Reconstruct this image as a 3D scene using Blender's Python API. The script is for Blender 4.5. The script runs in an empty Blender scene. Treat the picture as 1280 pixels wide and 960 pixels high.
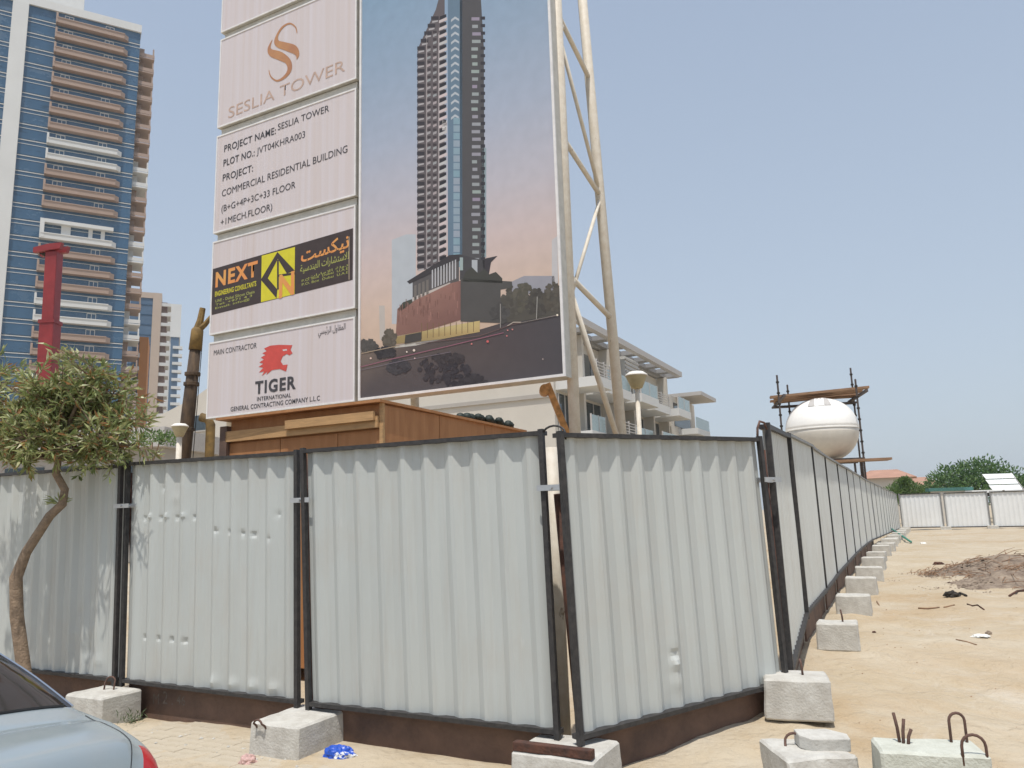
import bpy, bmesh, math, random
from mathutils import Vector, Matrix, noise
from mathutils.geometry import tessellate_polygon
random.seed(7)
R = math.radians
S = bpy.context.scene
COL = S.collection

# ------------------------------------------------------------ camera
CAM_H, PITCH, ROLL, FOC = 1.7, R(9.8), R(1.72), 961.0
FW = Vector((0, math.cos(PITCH), math.sin(PITCH)))
UP0 = Vector((0, -math.sin(PITCH), math.cos(PITCH)))
RT = Vector((1, 0, 0)) * math.cos(ROLL) - UP0 * math.sin(ROLL)
UP = UP0 * math.cos(ROLL) + Vector((1, 0, 0)) * math.sin(ROLL)
EYE = Vector((0, 0, CAM_H))
cd = bpy.data.cameras.new('camera')
cd.sensor_width = 36; cd.lens = 36 * FOC / 1280; cd.clip_start = .05; cd.clip_end = 6000
cam = bpy.data.objects.new('camera', cd); COL.objects.link(cam)
cam.matrix_world = Matrix(((RT.x, UP.x, -FW.x, 0), (RT.y, UP.y, -FW.y, 0), (RT.z, UP.z, -FW.z, CAM_H), (0, 0, 0, 1)))
S.camera = cam

# ------------------------------------------------------------ sky, sun, exposure
SUN_EL = R(70); SUN_DIR = Vector((-.22, -.975, 0)).normalized()      # horizontal direction towards the sun
world = bpy.data.worlds.new('World'); S.world = world; world.use_nodes = True
wn = world.node_tree.nodes; wl = world.node_tree.links
sky = wn.new('ShaderNodeTexSky'); sky.sky_type = 'NISHITA'; sky.sun_disc = False
sky.sun_elevation = SUN_EL
sky.sun_rotation = math.atan2(SUN_DIR.x, SUN_DIR.y)
sky.air_density = 1.0; sky.dust_density = 1.5; sky.ozone_density = 1.0; sky.altitude = 0
hz_ = wn.new('ShaderNodeMix'); hz_.data_type = 'RGBA'; hz_.inputs[7].default_value = (2.88, 3.26, 3.68, 1)      # milky desert haze, denser towards the horizon all round
wtc = wn.new('ShaderNodeTexCoord'); wsx = wn.new('ShaderNodeSeparateXYZ'); wmr = wn.new('ShaderNodeMapRange')
wmr.inputs[1].default_value = 0; wmr.inputs[2].default_value = .7; wmr.inputs[3].default_value = .85; wmr.inputs[4].default_value = .45
wl.new(wtc.outputs['Generated'], wsx.inputs[0]); wl.new(wsx.outputs[2], wmr.inputs[0]); wl.new(wmr.outputs[0], hz_.inputs[0])
wl.new(sky.outputs[0], hz_.inputs[6]); wl.new(hz_.outputs[2], wn['Background'].inputs[0]); wn['Background'].inputs[1].default_value = .15
sl = bpy.data.lights.new('sun', 'SUN'); sl.energy = 3.0; sl.angle = R(.6); sl.color = (1, .955, .88)
sun = bpy.data.objects.new('sun', sl); COL.objects.link(sun)
sd = SUN_DIR * math.cos(SUN_EL) + Vector((0, 0, math.sin(SUN_EL)))
sun.rotation_euler = sd.to_track_quat('Z', 'Y').to_euler(); sun.location = (0, -5, 30)
vs = S.view_settings; vs.view_transform = 'Standard'; vs.look = 'None'; vs.exposure = 0.3; vs.gamma = 1

# ------------------------------------------------------------ helpers
def ray(x, y): return FW + RT * ((x - 640) / FOC) + UP * ((480 - y) / FOC)
def at(x, y, Y):                       # the point seen at a place in the photo, at depth Y
    d = ray(x, y); return EYE + d * (Y / d.y)
def atz(x, y, z):
    d = ray(x, y); return EYE + d * ((z - CAM_H) / d.z)
def onplane(x, y, P, n):
    d = ray(x, y); return EYE + d * ((P - EYE).dot(n) / d.dot(n))
GR = R(-27.3)                          # the plot's grid: local X = U, local Y = A
U = Vector((math.cos(GR), math.sin(GR), 0)); A = Vector((-math.sin(GR), math.cos(GR), 0))

def lin(c): return tuple(((v / 12.92) if v <= .04045 else ((v + .055) / 1.055) ** 2.4) for v in c)
def s255(r, g, b, k=1.0): return tuple(min(.95, v * k) for v in lin((r / 255, g / 255, b / 255)))

MATS = {}
def mat(name, col, rough=.7, metal=0, var=.12, scale=6, bump=0, bscale=40, col2=None, spec=.4, streak=None, detail=6):
    if name in MATS: return MATS[name]
    m = bpy.data.materials.new(name); m.use_nodes = True
    n = m.node_tree.nodes; l = m.node_tree.links; b = n['Principled BSDF']
    b.inputs['Roughness'].default_value = rough; b.inputs['Metallic'].default_value = metal
    b.inputs['Specular IOR Level'].default_value = spec
    tc = n.new('ShaderNodeTexCoord')
    nz = n.new('ShaderNodeTexNoise'); nz.inputs['Scale'].default_value = scale; nz.inputs['Detail'].default_value = detail
    nz.inputs['Roughness'].default_value = .65
    if streak:
        mp = n.new('ShaderNodeMapping'); mp.inputs['Scale'].default_value = streak
        l.new(tc.outputs['Object'], mp.inputs[0]); l.new(mp.outputs[0], nz.inputs['Vector'])
    else: l.new(tc.outputs['Object'], nz.inputs['Vector'])
    cr = n.new('ShaderNodeValToRGB')
    cr.color_ramp.elements[0].position = .3; cr.color_ramp.elements[1].position = .7
    c2 = col2 if col2 else tuple(min(1, v * (1 + var)) for v in col)
    c1 = col if col2 else tuple(v * (1 - var) for v in col)
    cr.color_ramp.elements[0].color = (*c1, 1); cr.color_ramp.elements[1].color = (*c2, 1)
    l.new(nz.outputs['Fac'], cr.inputs[0]); l.new(cr.outputs[0], b.inputs['Base Color'])
    if bump:
        n2 = n.new('ShaderNodeTexNoise'); n2.inputs['Scale'].default_value = bscale; n2.inputs['Detail'].default_value = 8
        l.new(tc.outputs['Object'], n2.inputs['Vector'])
        bp = n.new('ShaderNodeBump'); bp.inputs['Strength'].default_value = bump; bp.inputs['Distance'].default_value = .02
        l.new(n2.outputs['Fac'], bp.inputs['Height']); l.new(bp.outputs[0], b.inputs['Normal'])
    MATS[name] = m; return m

def vcol_mat(name, rough=.5, var=.06, spec=.3):
    m = bpy.data.materials.new(name); m.use_nodes = True
    n = m.node_tree.nodes; l = m.node_tree.links; b = n['Principled BSDF']
    a = n.new('ShaderNodeAttribute'); a.attribute_name = 'Col'
    tc = n.new('ShaderNodeTexCoord'); nz = n.new('ShaderNodeTexNoise'); nz.inputs['Scale'].default_value = 5; nz.inputs['Detail'].default_value = 8
    l.new(tc.outputs['Object'], nz.inputs[0])
    mr = n.new('ShaderNodeMapRange'); mr.inputs[3].default_value = 1 - var * 2; mr.inputs[4].default_value = 1 + var * 2
    l.new(nz.outputs['Fac'], mr.inputs[0])
    mx = n.new('ShaderNodeVectorMath'); mx.operation = 'MULTIPLY'
    l.new(a.outputs['Color'], mx.inputs[0]); l.new(mr.outputs[0], mx.inputs[1])
    l.new(mx.outputs[0], b.inputs['Base Color'])
    b.inputs['Roughness'].default_value = rough; b.inputs['Specular IOR Level'].default_value = spec
    MATS[name] = m; return m

class MB:
    def __init__(s): s.v = []; s.f = []; s.c = []
    def add(s, vs_, fs, col=None):
        o = len(s.v); s.v += [tuple(p) for p in vs_]
        for f in fs: s.f.append(tuple(i + o for i in f)); s.c.append(col)
        return s
    def box(s, x0, x1, y0, y1, z0, z1, col=None):
        return s.hexa([(x0, y0, z0), (x1, y0, z0), (x1, y1, z0), (x0, y1, z0), (x0, y0, z1), (x1, y0, z1), (x1, y1, z1), (x0, y1, z1)], col)
    def hexa(s, p, col=None):
        return s.add(p, [(3, 2, 1, 0), (4, 5, 6, 7), (0, 1, 5, 4), (1, 2, 6, 5), (2, 3, 7, 6), (3, 0, 4, 7)], col)
    def bar(s, a, b, w, h=None, up=(0, 0, 1), col=None):
        a = Vector(a); b = Vector(b); d = (b - a).normalized(); h = h or w
        sd_ = d.cross(Vector(up))
        if sd_.length < 1e-4: sd_ = d.cross(Vector((0, 1, 0)))
        sd_.normalize(); u = sd_.cross(d)
        q = [(-1, -1), (1, -1), (1, 1), (-1, 1)]
        return s.hexa([a + sd_ * (i * w / 2) + u * (j * h / 2) for i, j in q] + [b + sd_ * (i * w / 2) + u * (j * h / 2) for i, j in q], col)
    def tube(s, pts, rad, n=8, col=None, cap=True):
        pts = [Vector(p) for p in pts]
        if not isinstance(rad, (list, tuple)): rad = [rad] * len(pts)
        rings = []; t0 = (pts[1] - pts[0]).normalized()
        x = t0.orthogonal().normalized()
        for i, p in enumerate(pts):
            t = (pts[min(i + 1, len(pts) - 1)] - pts[max(i - 1, 0)]).normalized()
            x = (x - t * x.dot(t)).normalized(); y = t.cross(x)
            rings.append([p + (x * math.cos(2 * math.pi * k / n) + y * math.sin(2 * math.pi * k / n)) * rad[i] for k in range(n)])
        v = [q for r_ in rings for q in r_]; f = []
        for i in range(len(pts) - 1):
            for k in range(n): f.append((i * n + k, i * n + (k + 1) % n, (i + 1) * n + (k + 1) % n, (i + 1) * n + k))
        if cap: f.append(tuple(range(n - 1, -1, -1))); f.append(tuple((len(pts) - 1) * n + k for k in range(n)))
        return s.add(v, f, col)
    def lathe(s, prof, c=(0, 0, 0), n=24, col=None):
        v = []; f = []; c = Vector(c)
        for (r_, z) in prof:
            for k in range(n): v.append(c + Vector((r_ * math.cos(2 * math.pi * k / n), r_ * math.sin(2 * math.pi * k / n), z)))
        for i in range(len(prof) - 1):
            for k in range(n): f.append((i * n + k, i * n + (k + 1) % n, (i + 1) * n + (k + 1) % n, (i + 1) * n + k))
        f.append(tuple(range(n - 1, -1, -1))); f.append(tuple((len(prof) - 1) * n + k for k in range(n)))
        return s.add(v, f, col)
    def prism(s, poly, axis, a, b, col=None):     # polygon (p,q) extruded along an axis from a to b
        def pt(p, t):
            return {'x': (t, p[0], p[1]), 'y': (p[0], t, p[1]), 'z': (p[0], p[1], t)}[axis]
        n = len(poly); v = [pt(p, a) for p in poly] + [pt(p, b) for p in poly]
        f = [tuple(range(n)), tuple(range(2 * n - 1, n - 1, -1))] + [(i, i + n, (i + 1) % n + n, (i + 1) % n) for i in range(n)]
        return s.add(v, f, col)
    def build(s, name, m, parent=None, smooth=False, fix=True, bevel=0):
        me = bpy.data.meshes.new(name); me.from_pydata(s.v, [], s.f)
        if fix or bevel:
            bm = bmesh.new(); bm.from_mesh(me)
            if fix: bmesh.ops.recalc_face_normals(bm, faces=bm.faces)
            if bevel: bmesh.ops.bevel(bm, geom=list(bm.edges), offset=bevel, segments=2, affect='EDGES', profile=.6)
            bm.to_mesh(me); bm.free()
        if any(c is not None for c in s.c) and not bevel:
            ca = me.color_attributes.new('Col', 'FLOAT_COLOR', 'CORNER')
            for p, c in zip(me.polygons, s.c):
                for k, li in enumerate(p.loop_indices):
                    cc = c[k] if c and isinstance(c[0], (tuple, list)) else (c or (1, 1, 1))
                    ca.data[li].color = (*cc[:3], 1)
        if smooth:
            for p in me.polygons: p.use_smooth = True
        me.materials.append(m)
        return link(name, me, parent)
def link(name, me, parent=None):
    o = bpy.data.objects.new(name, me); COL.objects.link(o)
    if parent: o.parent = parent
    return o
def tag(o, label=None, cat=None, group=None, kind=None):
    if label: o['label'] = label
    if cat: o['category'] = cat
    if group: o['group'] = group
    if kind: o['kind'] = kind
    return o
def thing(name, loc, rz, label, cat, group=None):
    o = bpy.data.objects.new(name, None); COL.objects.link(o); o.location = loc; o.rotation_euler = (0, 0, rz)
    o.empty_display_size = .2
    return tag(o, label, cat, group)
def sstep(a, b, x):
    t = max(0, min(1, (x - a) / (b - a))); return t * t * (3 - 2 * t)
def lerp_table(t, x):
    if x <= t[0][0]: return t[0][1]
    for (a, b), (c, d) in zip(t, t[1:]):
        if x <= c: return b + (d - b) * (x - a) / (c - a)
    return t[-1][1]
def local_point(o_loc, rz, P):
    return Matrix.Rotation(-rz, 3, 'Z') @ (Vector(P) - Vector(o_loc))

# ------------------------------------------------------------ materials
mat('sand', s255(232, 218, 194, .64), .95, var=.0, col2=s255(214, 193, 160, .64), scale=1.1, bump=.5, bscale=30)
mat('paver', s255(220, 208, 188, .72), .92, var=.0, col2=s255(204, 190, 166, .70), scale=3, bump=.3, bscale=60)
mat('concrete', s255(212, 210, 203, .92), .95, var=.0, col2=s255(182, 178, 170, .92), scale=9, bump=.3, bscale=60, detail=10)
mat('concrete_pale', s255(214, 216, 205, .90), .95, var=.0, col2=s255(190, 191, 178, .90), scale=9, bump=.35, bscale=55, detail=10)
mat('black_paint', (.022, .022, .024), .55, var=.0, col2=(.06, .055, .052), scale=22, bump=.15)
mat('steel', (.55, .56, .57), .4, .8, var=.15)
mat('rust', (.13, .055, .035), .85, var=.0, col2=(.05, .03, .025), scale=14, bump=.4)
mat('rebar', (.12, .07, .055), .85, var=.3, scale=30)
mat('plywood_dark', (.19, .115, .082), .75, var=.0, col2=(.085, .056, .046), scale=3.5, bump=.25, detail=12)
mat('shed_ply', (.48, .23, .095), .7, var=.0, col2=(.36, .155, .06), streak=(3, 3, .5), scale=3, bump=.15, detail=10)
mat('timber', (.50, .30, .14), .8, var=.2, streak=(1, 8, 8), scale=4)
mat('old_timber', (.27, .165, .10), .85, var=.35, streak=(1, 8, 8), scale=4, bump=.2)
mat('pole_white', (.72, .67, .58), .6, var=.0, col2=(.60, .53, .43), scale=9, bump=.12, detail=12)
mat('sign_frame', (.72, .71, .70), .5, var=.10)
mat('sign_edge', (.50, .49, .45), .6, var=.12)
mat('sign_white', (.62, .575, .60), .45, var=.0, col2=(.57, .50, .48), streak=(6, 6, .08), scale=1.3, detail=5)
mat('ink_dark', (.055, .052, .058), .5, var=.2)
mat('ink_black', (.05, .035, .032), .5, var=.15)
mat('ink_gold', (.50, .26, .11), .45, var=.0, col2=(.36, .16, .09), scale=1.6)
mat('ink_rose', (.50, .36, .29), .5, var=.2)
mat('ink_red', (.56, .075, .06), .5, var=.1)
mat('ink_yellow', (.62, .56, .03), .5, var=.08)
mat('ink_orange', (.72, .23, .07), .5, var=.0, col2=(.66, .36, .10), scale=2.2)
mat('ink_lime', (.36, .38, .10), .5, var=.1)
mat('ink_cream', (.62, .50, .36), .5, var=.1)
mat('scaffold_tube', (.085, .07, .066), .7, var=.3)
mat('tank_white', (.88, .87, .84), .45, var=.03)
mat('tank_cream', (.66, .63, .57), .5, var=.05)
mat('red_paint', (.24, .028, .03), .45, var=.2, scale=1)
mat('orange_paint', (.52, .26, .09), .6, var=.4, scale=9)
mat('ochre_metal', (.30, .19, .06), .75, var=0, col2=(.10, .065, .03), scale=5, bump=.4, detail=10)
mat('mast_dirt', (.13, .085, .05), .85, var=0, col2=(.035, .026, .022), streak=(2, 2, .7), scale=4, bump=.4, detail=10)
mat('cream_wall', s255(226, 219, 207, .76), .85, var=.05, scale=.3)
mat('cream_trim', s255(200, 194, 186, .70), .85, var=.06, scale=.3)
mat('roof_grey', (.30, .29, .28), .7, var=.08)
mat('roof_line', (.46, .44, .42), .7, var=.08)
mat('glass_dark', (.035, .05, .06), .08, 0, var=.3, spec=.8)
mat('glass_rail', (.30, .38, .38), .15, 0, var=.15, spec=.8)
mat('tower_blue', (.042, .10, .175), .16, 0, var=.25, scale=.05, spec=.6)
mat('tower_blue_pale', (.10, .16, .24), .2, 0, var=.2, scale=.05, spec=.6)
mat('tower_white', (.62, .62, .60), .7, var=.05, scale=.1)
mat('tower_brown', (.37, .27, .215), .7, var=.08, scale=.1)
mat('tower_soffit', (.20, .13, .10), .8, var=.08, scale=.1)
mat('tower_beige', (.50, .40, .32), .8, var=.05, scale=.1)
mat('tower_orange', (.52, .22, .07), .8, var=.05, scale=.1)
mat('bark', (.33, .24, .165), .9, var=.0, col2=(.18, .13, .09), scale=18, bump=.6, bscale=50)
mat('terracotta', (.40, .23, .165), .85, var=.15, scale=.6)
mat('gravel', (.14, .10, .075), .95, var=.0, col2=(.36, .29, .22), scale=7, bump=.8)
mat('scrap_dark', (.03, .025, .02), .8, var=.4)
mat('paper_white', (.75, .75, .72), .7, var=.05)
mat('bag_blue', (.02, .09, .50), .35, var=.2, spec=.5)
mat('bag_pink', (.55, .36, .33), .5, var=.3, scale=25)
mat('hose_green', (.05, .22, .17), .6, var=.2)
mat('green_edge', (.06, .16, .14), .7, var=.2)
mat('louvre_white', (.78, .80, .80), .5, var=.04)
mat('lamp_white', (.78, .75, .70), .5, var=.05)
mat('lamp_shade', (.42, .36, .22), .5, var=.15)
mat('tarp_black', (.02, .03, .025), .6, var=.3)
mat('car_paint', (.35, .405, .43), .16, .3, var=.03, scale=2, spec=.6)
mat('car_glass', (.012, .012, .013), .06, var=.2, spec=.7)
mat('car_dark', (.02, .02, .02), .6, var=.2)
mat('car_chrome', (.75, .75, .75), .15, 1, var=.05)
mat('tail_red', (.45, .012, .015), .12, var=.1, spec=.7)
mat('rim_metal', (.5, .5, .5), .3, .9, var=.1)
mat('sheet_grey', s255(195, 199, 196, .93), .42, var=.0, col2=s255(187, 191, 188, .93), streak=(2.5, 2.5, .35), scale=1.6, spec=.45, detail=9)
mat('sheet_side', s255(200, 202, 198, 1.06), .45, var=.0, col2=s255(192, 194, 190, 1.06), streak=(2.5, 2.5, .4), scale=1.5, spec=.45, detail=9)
def weather(name, layers):
    m = MATS[name]; n = m.node_tree.nodes; l = m.node_tree.links; b = n['Principled BSDF']
    tc = [q for q in n if q.type == 'TEX_COORD'][0]
    for (sc, stretch, col, lo, hi, amt) in layers:
        mp = n.new('ShaderNodeMapping'); mp.inputs['Scale'].default_value = stretch; l.new(tc.outputs['Object'], mp.inputs[0])
        nz = n.new('ShaderNodeTexNoise'); nz.inputs['Scale'].default_value = sc; nz.inputs['Detail'].default_value = 10; nz.inputs['Roughness'].default_value = .72
        l.new(mp.outputs[0], nz.inputs['Vector'])
        oi = n.new('ShaderNodeObjectInfo'); nz.noise_dimensions = '4D'; mu = n.new('ShaderNodeMath'); mu.operation = 'MULTIPLY'; mu.inputs[1].default_value = 30
        l.new(oi.outputs['Random'], mu.inputs[0]); l.new(mu.outputs[0], nz.inputs['W'])
        mr = n.new('ShaderNodeMapRange'); mr.inputs[1].default_value = lo; mr.inputs[2].default_value = hi; mr.inputs[4].default_value = amt; l.new(nz.outputs['Fac'], mr.inputs[0])
        mi = n.new('ShaderNodeMix'); mi.data_type = 'RGBA'; mi.inputs[7].default_value = (*col, 1); l.new(mr.outputs[0], mi.inputs[0])
        bs = b.inputs['Base Color']; src = bs.links[0].from_socket; l.new(src, mi.inputs[6]); l.new(mi.outputs[2], bs)
        rs = n.new('ShaderNodeMapRange'); rs.inputs[3].default_value = b.inputs['Roughness'].default_value; rs.inputs[4].default_value = .75; l.new(mr.outputs[0], rs.inputs[0])
        if not b.inputs['Roughness'].links: l.new(rs.outputs[0], b.inputs['Roughness'])
for nm in ('sheet_grey', 'sheet_side'):
    weather(nm, [(3.0, (3.5, 3.5, .25), (.40, .37, .32), .50, .72, .40), (1.2, (1, 1, 1), (.47, .44, .39), .50, .75, .50), (9, (2.2, 2.2, .5), (.66, .67, .66), .62, .75, .35), (26, (1, 1, .6), (.20, .13, .09), .70, .76, .55)])
weather('sign_white', [(2.2, (3.5, 3.5, .05), (.42, .27, .20), .58, .80, .45)])
weather('pole_white', [(11, (1, 1, .5), (.16, .10, .06), .64, .70, .8)])
weather('concrete', [(3.5, (1, 1, 1), (.36, .32, .26), .52, .75, .5)])
weather('tank_white', [(2.0, (2, 2, .4), (.56, .50, .42), .55, .80, .35)])
weather('car_paint', [(2.5, (1, 1, 1), (.46, .43, .38), .45, .75, .30)])
weather('tower_blue', [(.12, (1, 1, 1.6), (.07, .13, .20), .48, .62, .7), (.35, (1, 1, 3), (.02, .05, .09), .56, .62, .6)])
vcol_mat('print', .42, .05)
lm_ = vcol_mat('leaves', .38, .15, .5)
ln_ = lm_.node_tree.nodes; ll_ = lm_.node_tree.links
tr0 = ln_.new('ShaderNodeBsdfTranslucent'); mxs = ln_.new('ShaderNodeMixShader'); mxs.inputs[0].default_value = .35
ll_.new(ln_['Principled BSDF'].inputs['Base Color'].links[0].from_socket, tr0.inputs[0])
ll_.new(ln_['Principled BSDF'].outputs[0], mxs.inputs[1]); ll_.new(tr0.outputs[0], mxs.inputs[2]); ll_.new(mxs.outputs[0], ln_['Material Output'].inputs[0])
M = MATS

# ------------------------------------------------------------ ground
GH = [(4.6, .0), (5.6, .04), (6.5, .13), (8.6, .28), (10.6, .34), (14, .39), (20, .45), (25, .44), (35, .32), (46, .24), (60, .24)]
def ground(x, y):
    w = sstep(.30, 1.5, x)
    h = lerp_table(GH, y)
    far = sstep(12, 20, y)
    return -.045 + (h + .045) * max(w, far * .999 if x > -1 else 0)
def relief(x, y):
    if x < .6 and y < 12: return 0
    a = sstep(.7, 1.7, x) if y < 12 else 1
    v = noise.noise(Vector((x * .7, y * .7, 0))) * .04 + noise.noise(Vector((x * 2.3, y * 2.3, 3))) * .03 + noise.noise(Vector((x * 6, y * 6, 9))) * .016
    return v * a * (1 if y < 40 else 1.6)
def axis(segs):
    o = []
    for a, b, st in segs:
        n = max(1, round((b - a) / st)); o += [a + (b - a) * i / n for i in range(n)]
    return o + [segs[-1][1]]
xs = axis([(-3000, -300, 900), (-300, -40, 65), (-40, -8, 8), (-8, .6, .8), (.6, 9, .085), (9, 20, .25), (20, 45, .8), (45, 120, 10), (120, 500, 95), (500, 3000, 800)])
ys = axis([(-400, -20, 95), (-20, 2, 2), (2, 12, .085), (12, 24, .2), (24, 60, .6), (60, 120, 8), (120, 500, 95), (500, 4000, 700)])
gv = [(x, y, ground(x, y) + relief(x, y)) for y in ys for x in xs]
nx = len(xs)
gf = [(j * nx + i, j * nx + i + 1, (j + 1) * nx + i + 1, (j + 1) * nx + i) for j in range(len(ys) - 1) for i in range(nx - 1)]
gb = MB(); gb.add(gv, gf)
sm = M['sand']; sn = sm.node_tree.nodes; sk = sm.node_tree.links
for (sc_, dist, ca_, lo, hi) in ((.22, 1.5, s255(206, 172, 128, .62), .50, .72), (.9, .6, s255(190, 160, 118, .60), .60, .80), (.55, 1.0, s255(234, 226, 212, .70), .58, .78)):
    tcn = [n for n in sn if n.type == 'TEX_COORD'][0]; nn = sn.new('ShaderNodeTexNoise'); nn.inputs['Scale'].default_value = sc_; nn.inputs['Detail'].default_value = 9; nn.inputs['Roughness'].default_value = .7; nn.inputs['Distortion'].default_value = dist
    mpn = sn.new('ShaderNodeMapping'); mpn.inputs['Location'].default_value = (sc_ * 31, 7, 3); sk.new(tcn.outputs['Object'], mpn.inputs[0]); sk.new(mpn.outputs[0], nn.inputs['Vector'])
    mr_ = sn.new('ShaderNodeMapRange'); mr_.inputs[1].default_value = lo; mr_.inputs[2].default_value = hi; mr_.inputs[4].default_value = .75; sk.new(nn.outputs['Fac'], mr_.inputs[0])
    mi = sn.new('ShaderNodeMix'); mi.data_type = 'RGBA'; mi.inputs[7].default_value = (*ca_, 1); sk.new(mr_.outputs[0], mi.inputs[0])
    bs = sn['Principled BSDF'].inputs['Base Color']; src = bs.links[0].from_socket; sk.new(src, mi.inputs[6]); sk.new(mi.outputs[2], bs)
b1_ = [n for n in sn if n.type == 'BUMP'][0]
for (sc_, dist_, st_, det_) in ((3.2, .10, .55, 3), (9.0, .05, .5, 5)):
    nn = sn.new('ShaderNodeTexNoise'); nn.inputs['Scale'].default_value = sc_; nn.inputs['Detail'].default_value = det_; nn.inputs['Distortion'].default_value = .8
    sk.new(tcn.outputs['Object'], nn.inputs['Vector']); bb_ = sn.new('ShaderNodeBump'); bb_.inputs['Strength'].default_value = st_; bb_.inputs['Distance'].default_value = dist_
    sk.new(nn.outputs['Fac'], bb_.inputs['Height']); src = sn['Principled BSDF'].inputs['Normal'].links[0].from_socket; sk.new(src, bb_.inputs['Normal']); sk.new(bb_.outputs[0], sn['Principled BSDF'].inputs['Normal'])
g_ = gb.build('sand_ground', M['sand'], smooth=True, fix=False); tag(g_, kind='structure')

# pavement of small block pavers
pv = tag(MB().box(-9, .95, -3, 7.35, -.2, -.032).build('pavement', M['paver']), kind='structure')
me_p = bpy.data.meshes.new('paver')
bm = bmesh.new(); bmesh.ops.create_cube(bm, size=1)
for v in bm.verts: v.co = Vector((v.co.x * .198, v.co.y * .098, v.co.z * .03))
bmesh.ops.bevel(bm, geom=[e for e in bm.edges if all(v.co.z > 0 for v in e.verts)], offset=.003, segments=1, affect='EDGES')
bm.to_mesh(me_p); bm.free(); me_p.materials.append(M['paver'])
prot = R(-27.3)
cells = []
ca, sa = math.cos(prot), math.sin(prot)
for j in range(-120, 120):
    for i in range(-70, 70):
        lx = i * .2025 + (j % 2) * .101; ly = j * .1025
        x = lx * ca - ly * sa; y = lx * sa + ly * ca
        if not (-8.8 < x < .85 and -2.8 < y < 7.2): continue
        if (Vector((x, y, 0)) - Vector((-1.7, 6.45, 0))).dot(A) > .1: continue
        if y > 3.2 and x > .85 - .3 * noise.noise(Vector((0, y * 2, 0))): continue
        w_ = Vector((x, y, 0)) - EYE; dpt = w_.dot(FW)
        vis = False
        if dpt > .5:
            px = 640 + FOC * w_.dot(RT) / dpt; py = 480 - FOC * w_.dot(UP) / dpt
            vis = -10 < px < 1290 and py < 968 and px > 100
        cells.append((0 if vis else 1, y if vis else abs(x) + abs(y), x, y))
cells.sort()
rest = MB()
for k, (nv, _, x, y) in enumerate(cells):
    z = -.016 + random.uniform(-.002, .002) + .004 * noise.noise(Vector((x, y, 0)))
    if k < 290 and nv == 0:
        o = link('paver', me_p, pv); o.location = (x, y, z); o.rotation_euler = (random.uniform(-.01, .01), random.uniform(-.01, .01), prot)
    else:
        c = [(-.099, -.049), (.099, -.049), (.099, .049), (-.099, .049)]
        q = [(x + a * ca - b * sa, y + a * sa + b * ca) for a, b in c]
        rest.add([(*p, z + .015) for p in q] + [(*p, z - .015) for p in q], [(0, 1, 2, 3), (0, 4, 5, 1), (1, 5, 6, 2), (2, 6, 7, 3), (3, 7, 4, 0)])
tag(rest.build('paver_field', M['paver'], pv), kind='stuff')
# drifted sand over the paving
dv = MB(); n0 = 70
dxs = [-4.2 + i * 5.3 / n0 for i in range(n0 + 1)]; dys = [3.2 + i * 4.0 / 56 for i in range(57)]
for y in dys:
    for x in dxs:
        e = max(0, 1 - abs((Vector((x, y, 0)) - Vector((-1.7, 6.4, 0))).dot(A)) / .9)
        h = noise.noise(Vector((x * 1.1, y * 1.1, 4))) * .022 + noise.noise(Vector((x * 4, y * 4, 1))) * .010 - .012 + e * .014 + sstep(-.2, .9, x) * .03
        dv.v.append((x, y, h))
for j in range(56):
    for i in range(n0): dv.f.append((j * (n0 + 1) + i, j * (n0 + 1) + i + 1, (j + 1) * (n0 + 1) + i + 1, (j + 1) * (n0 + 1) + i)); dv.c.append(None)
tag(dv.build('sand_drift', M['sand'], smooth=True, fix=False), 'thin drifts of pale sand blown over the paving', 'sand', kind='stuff')

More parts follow.
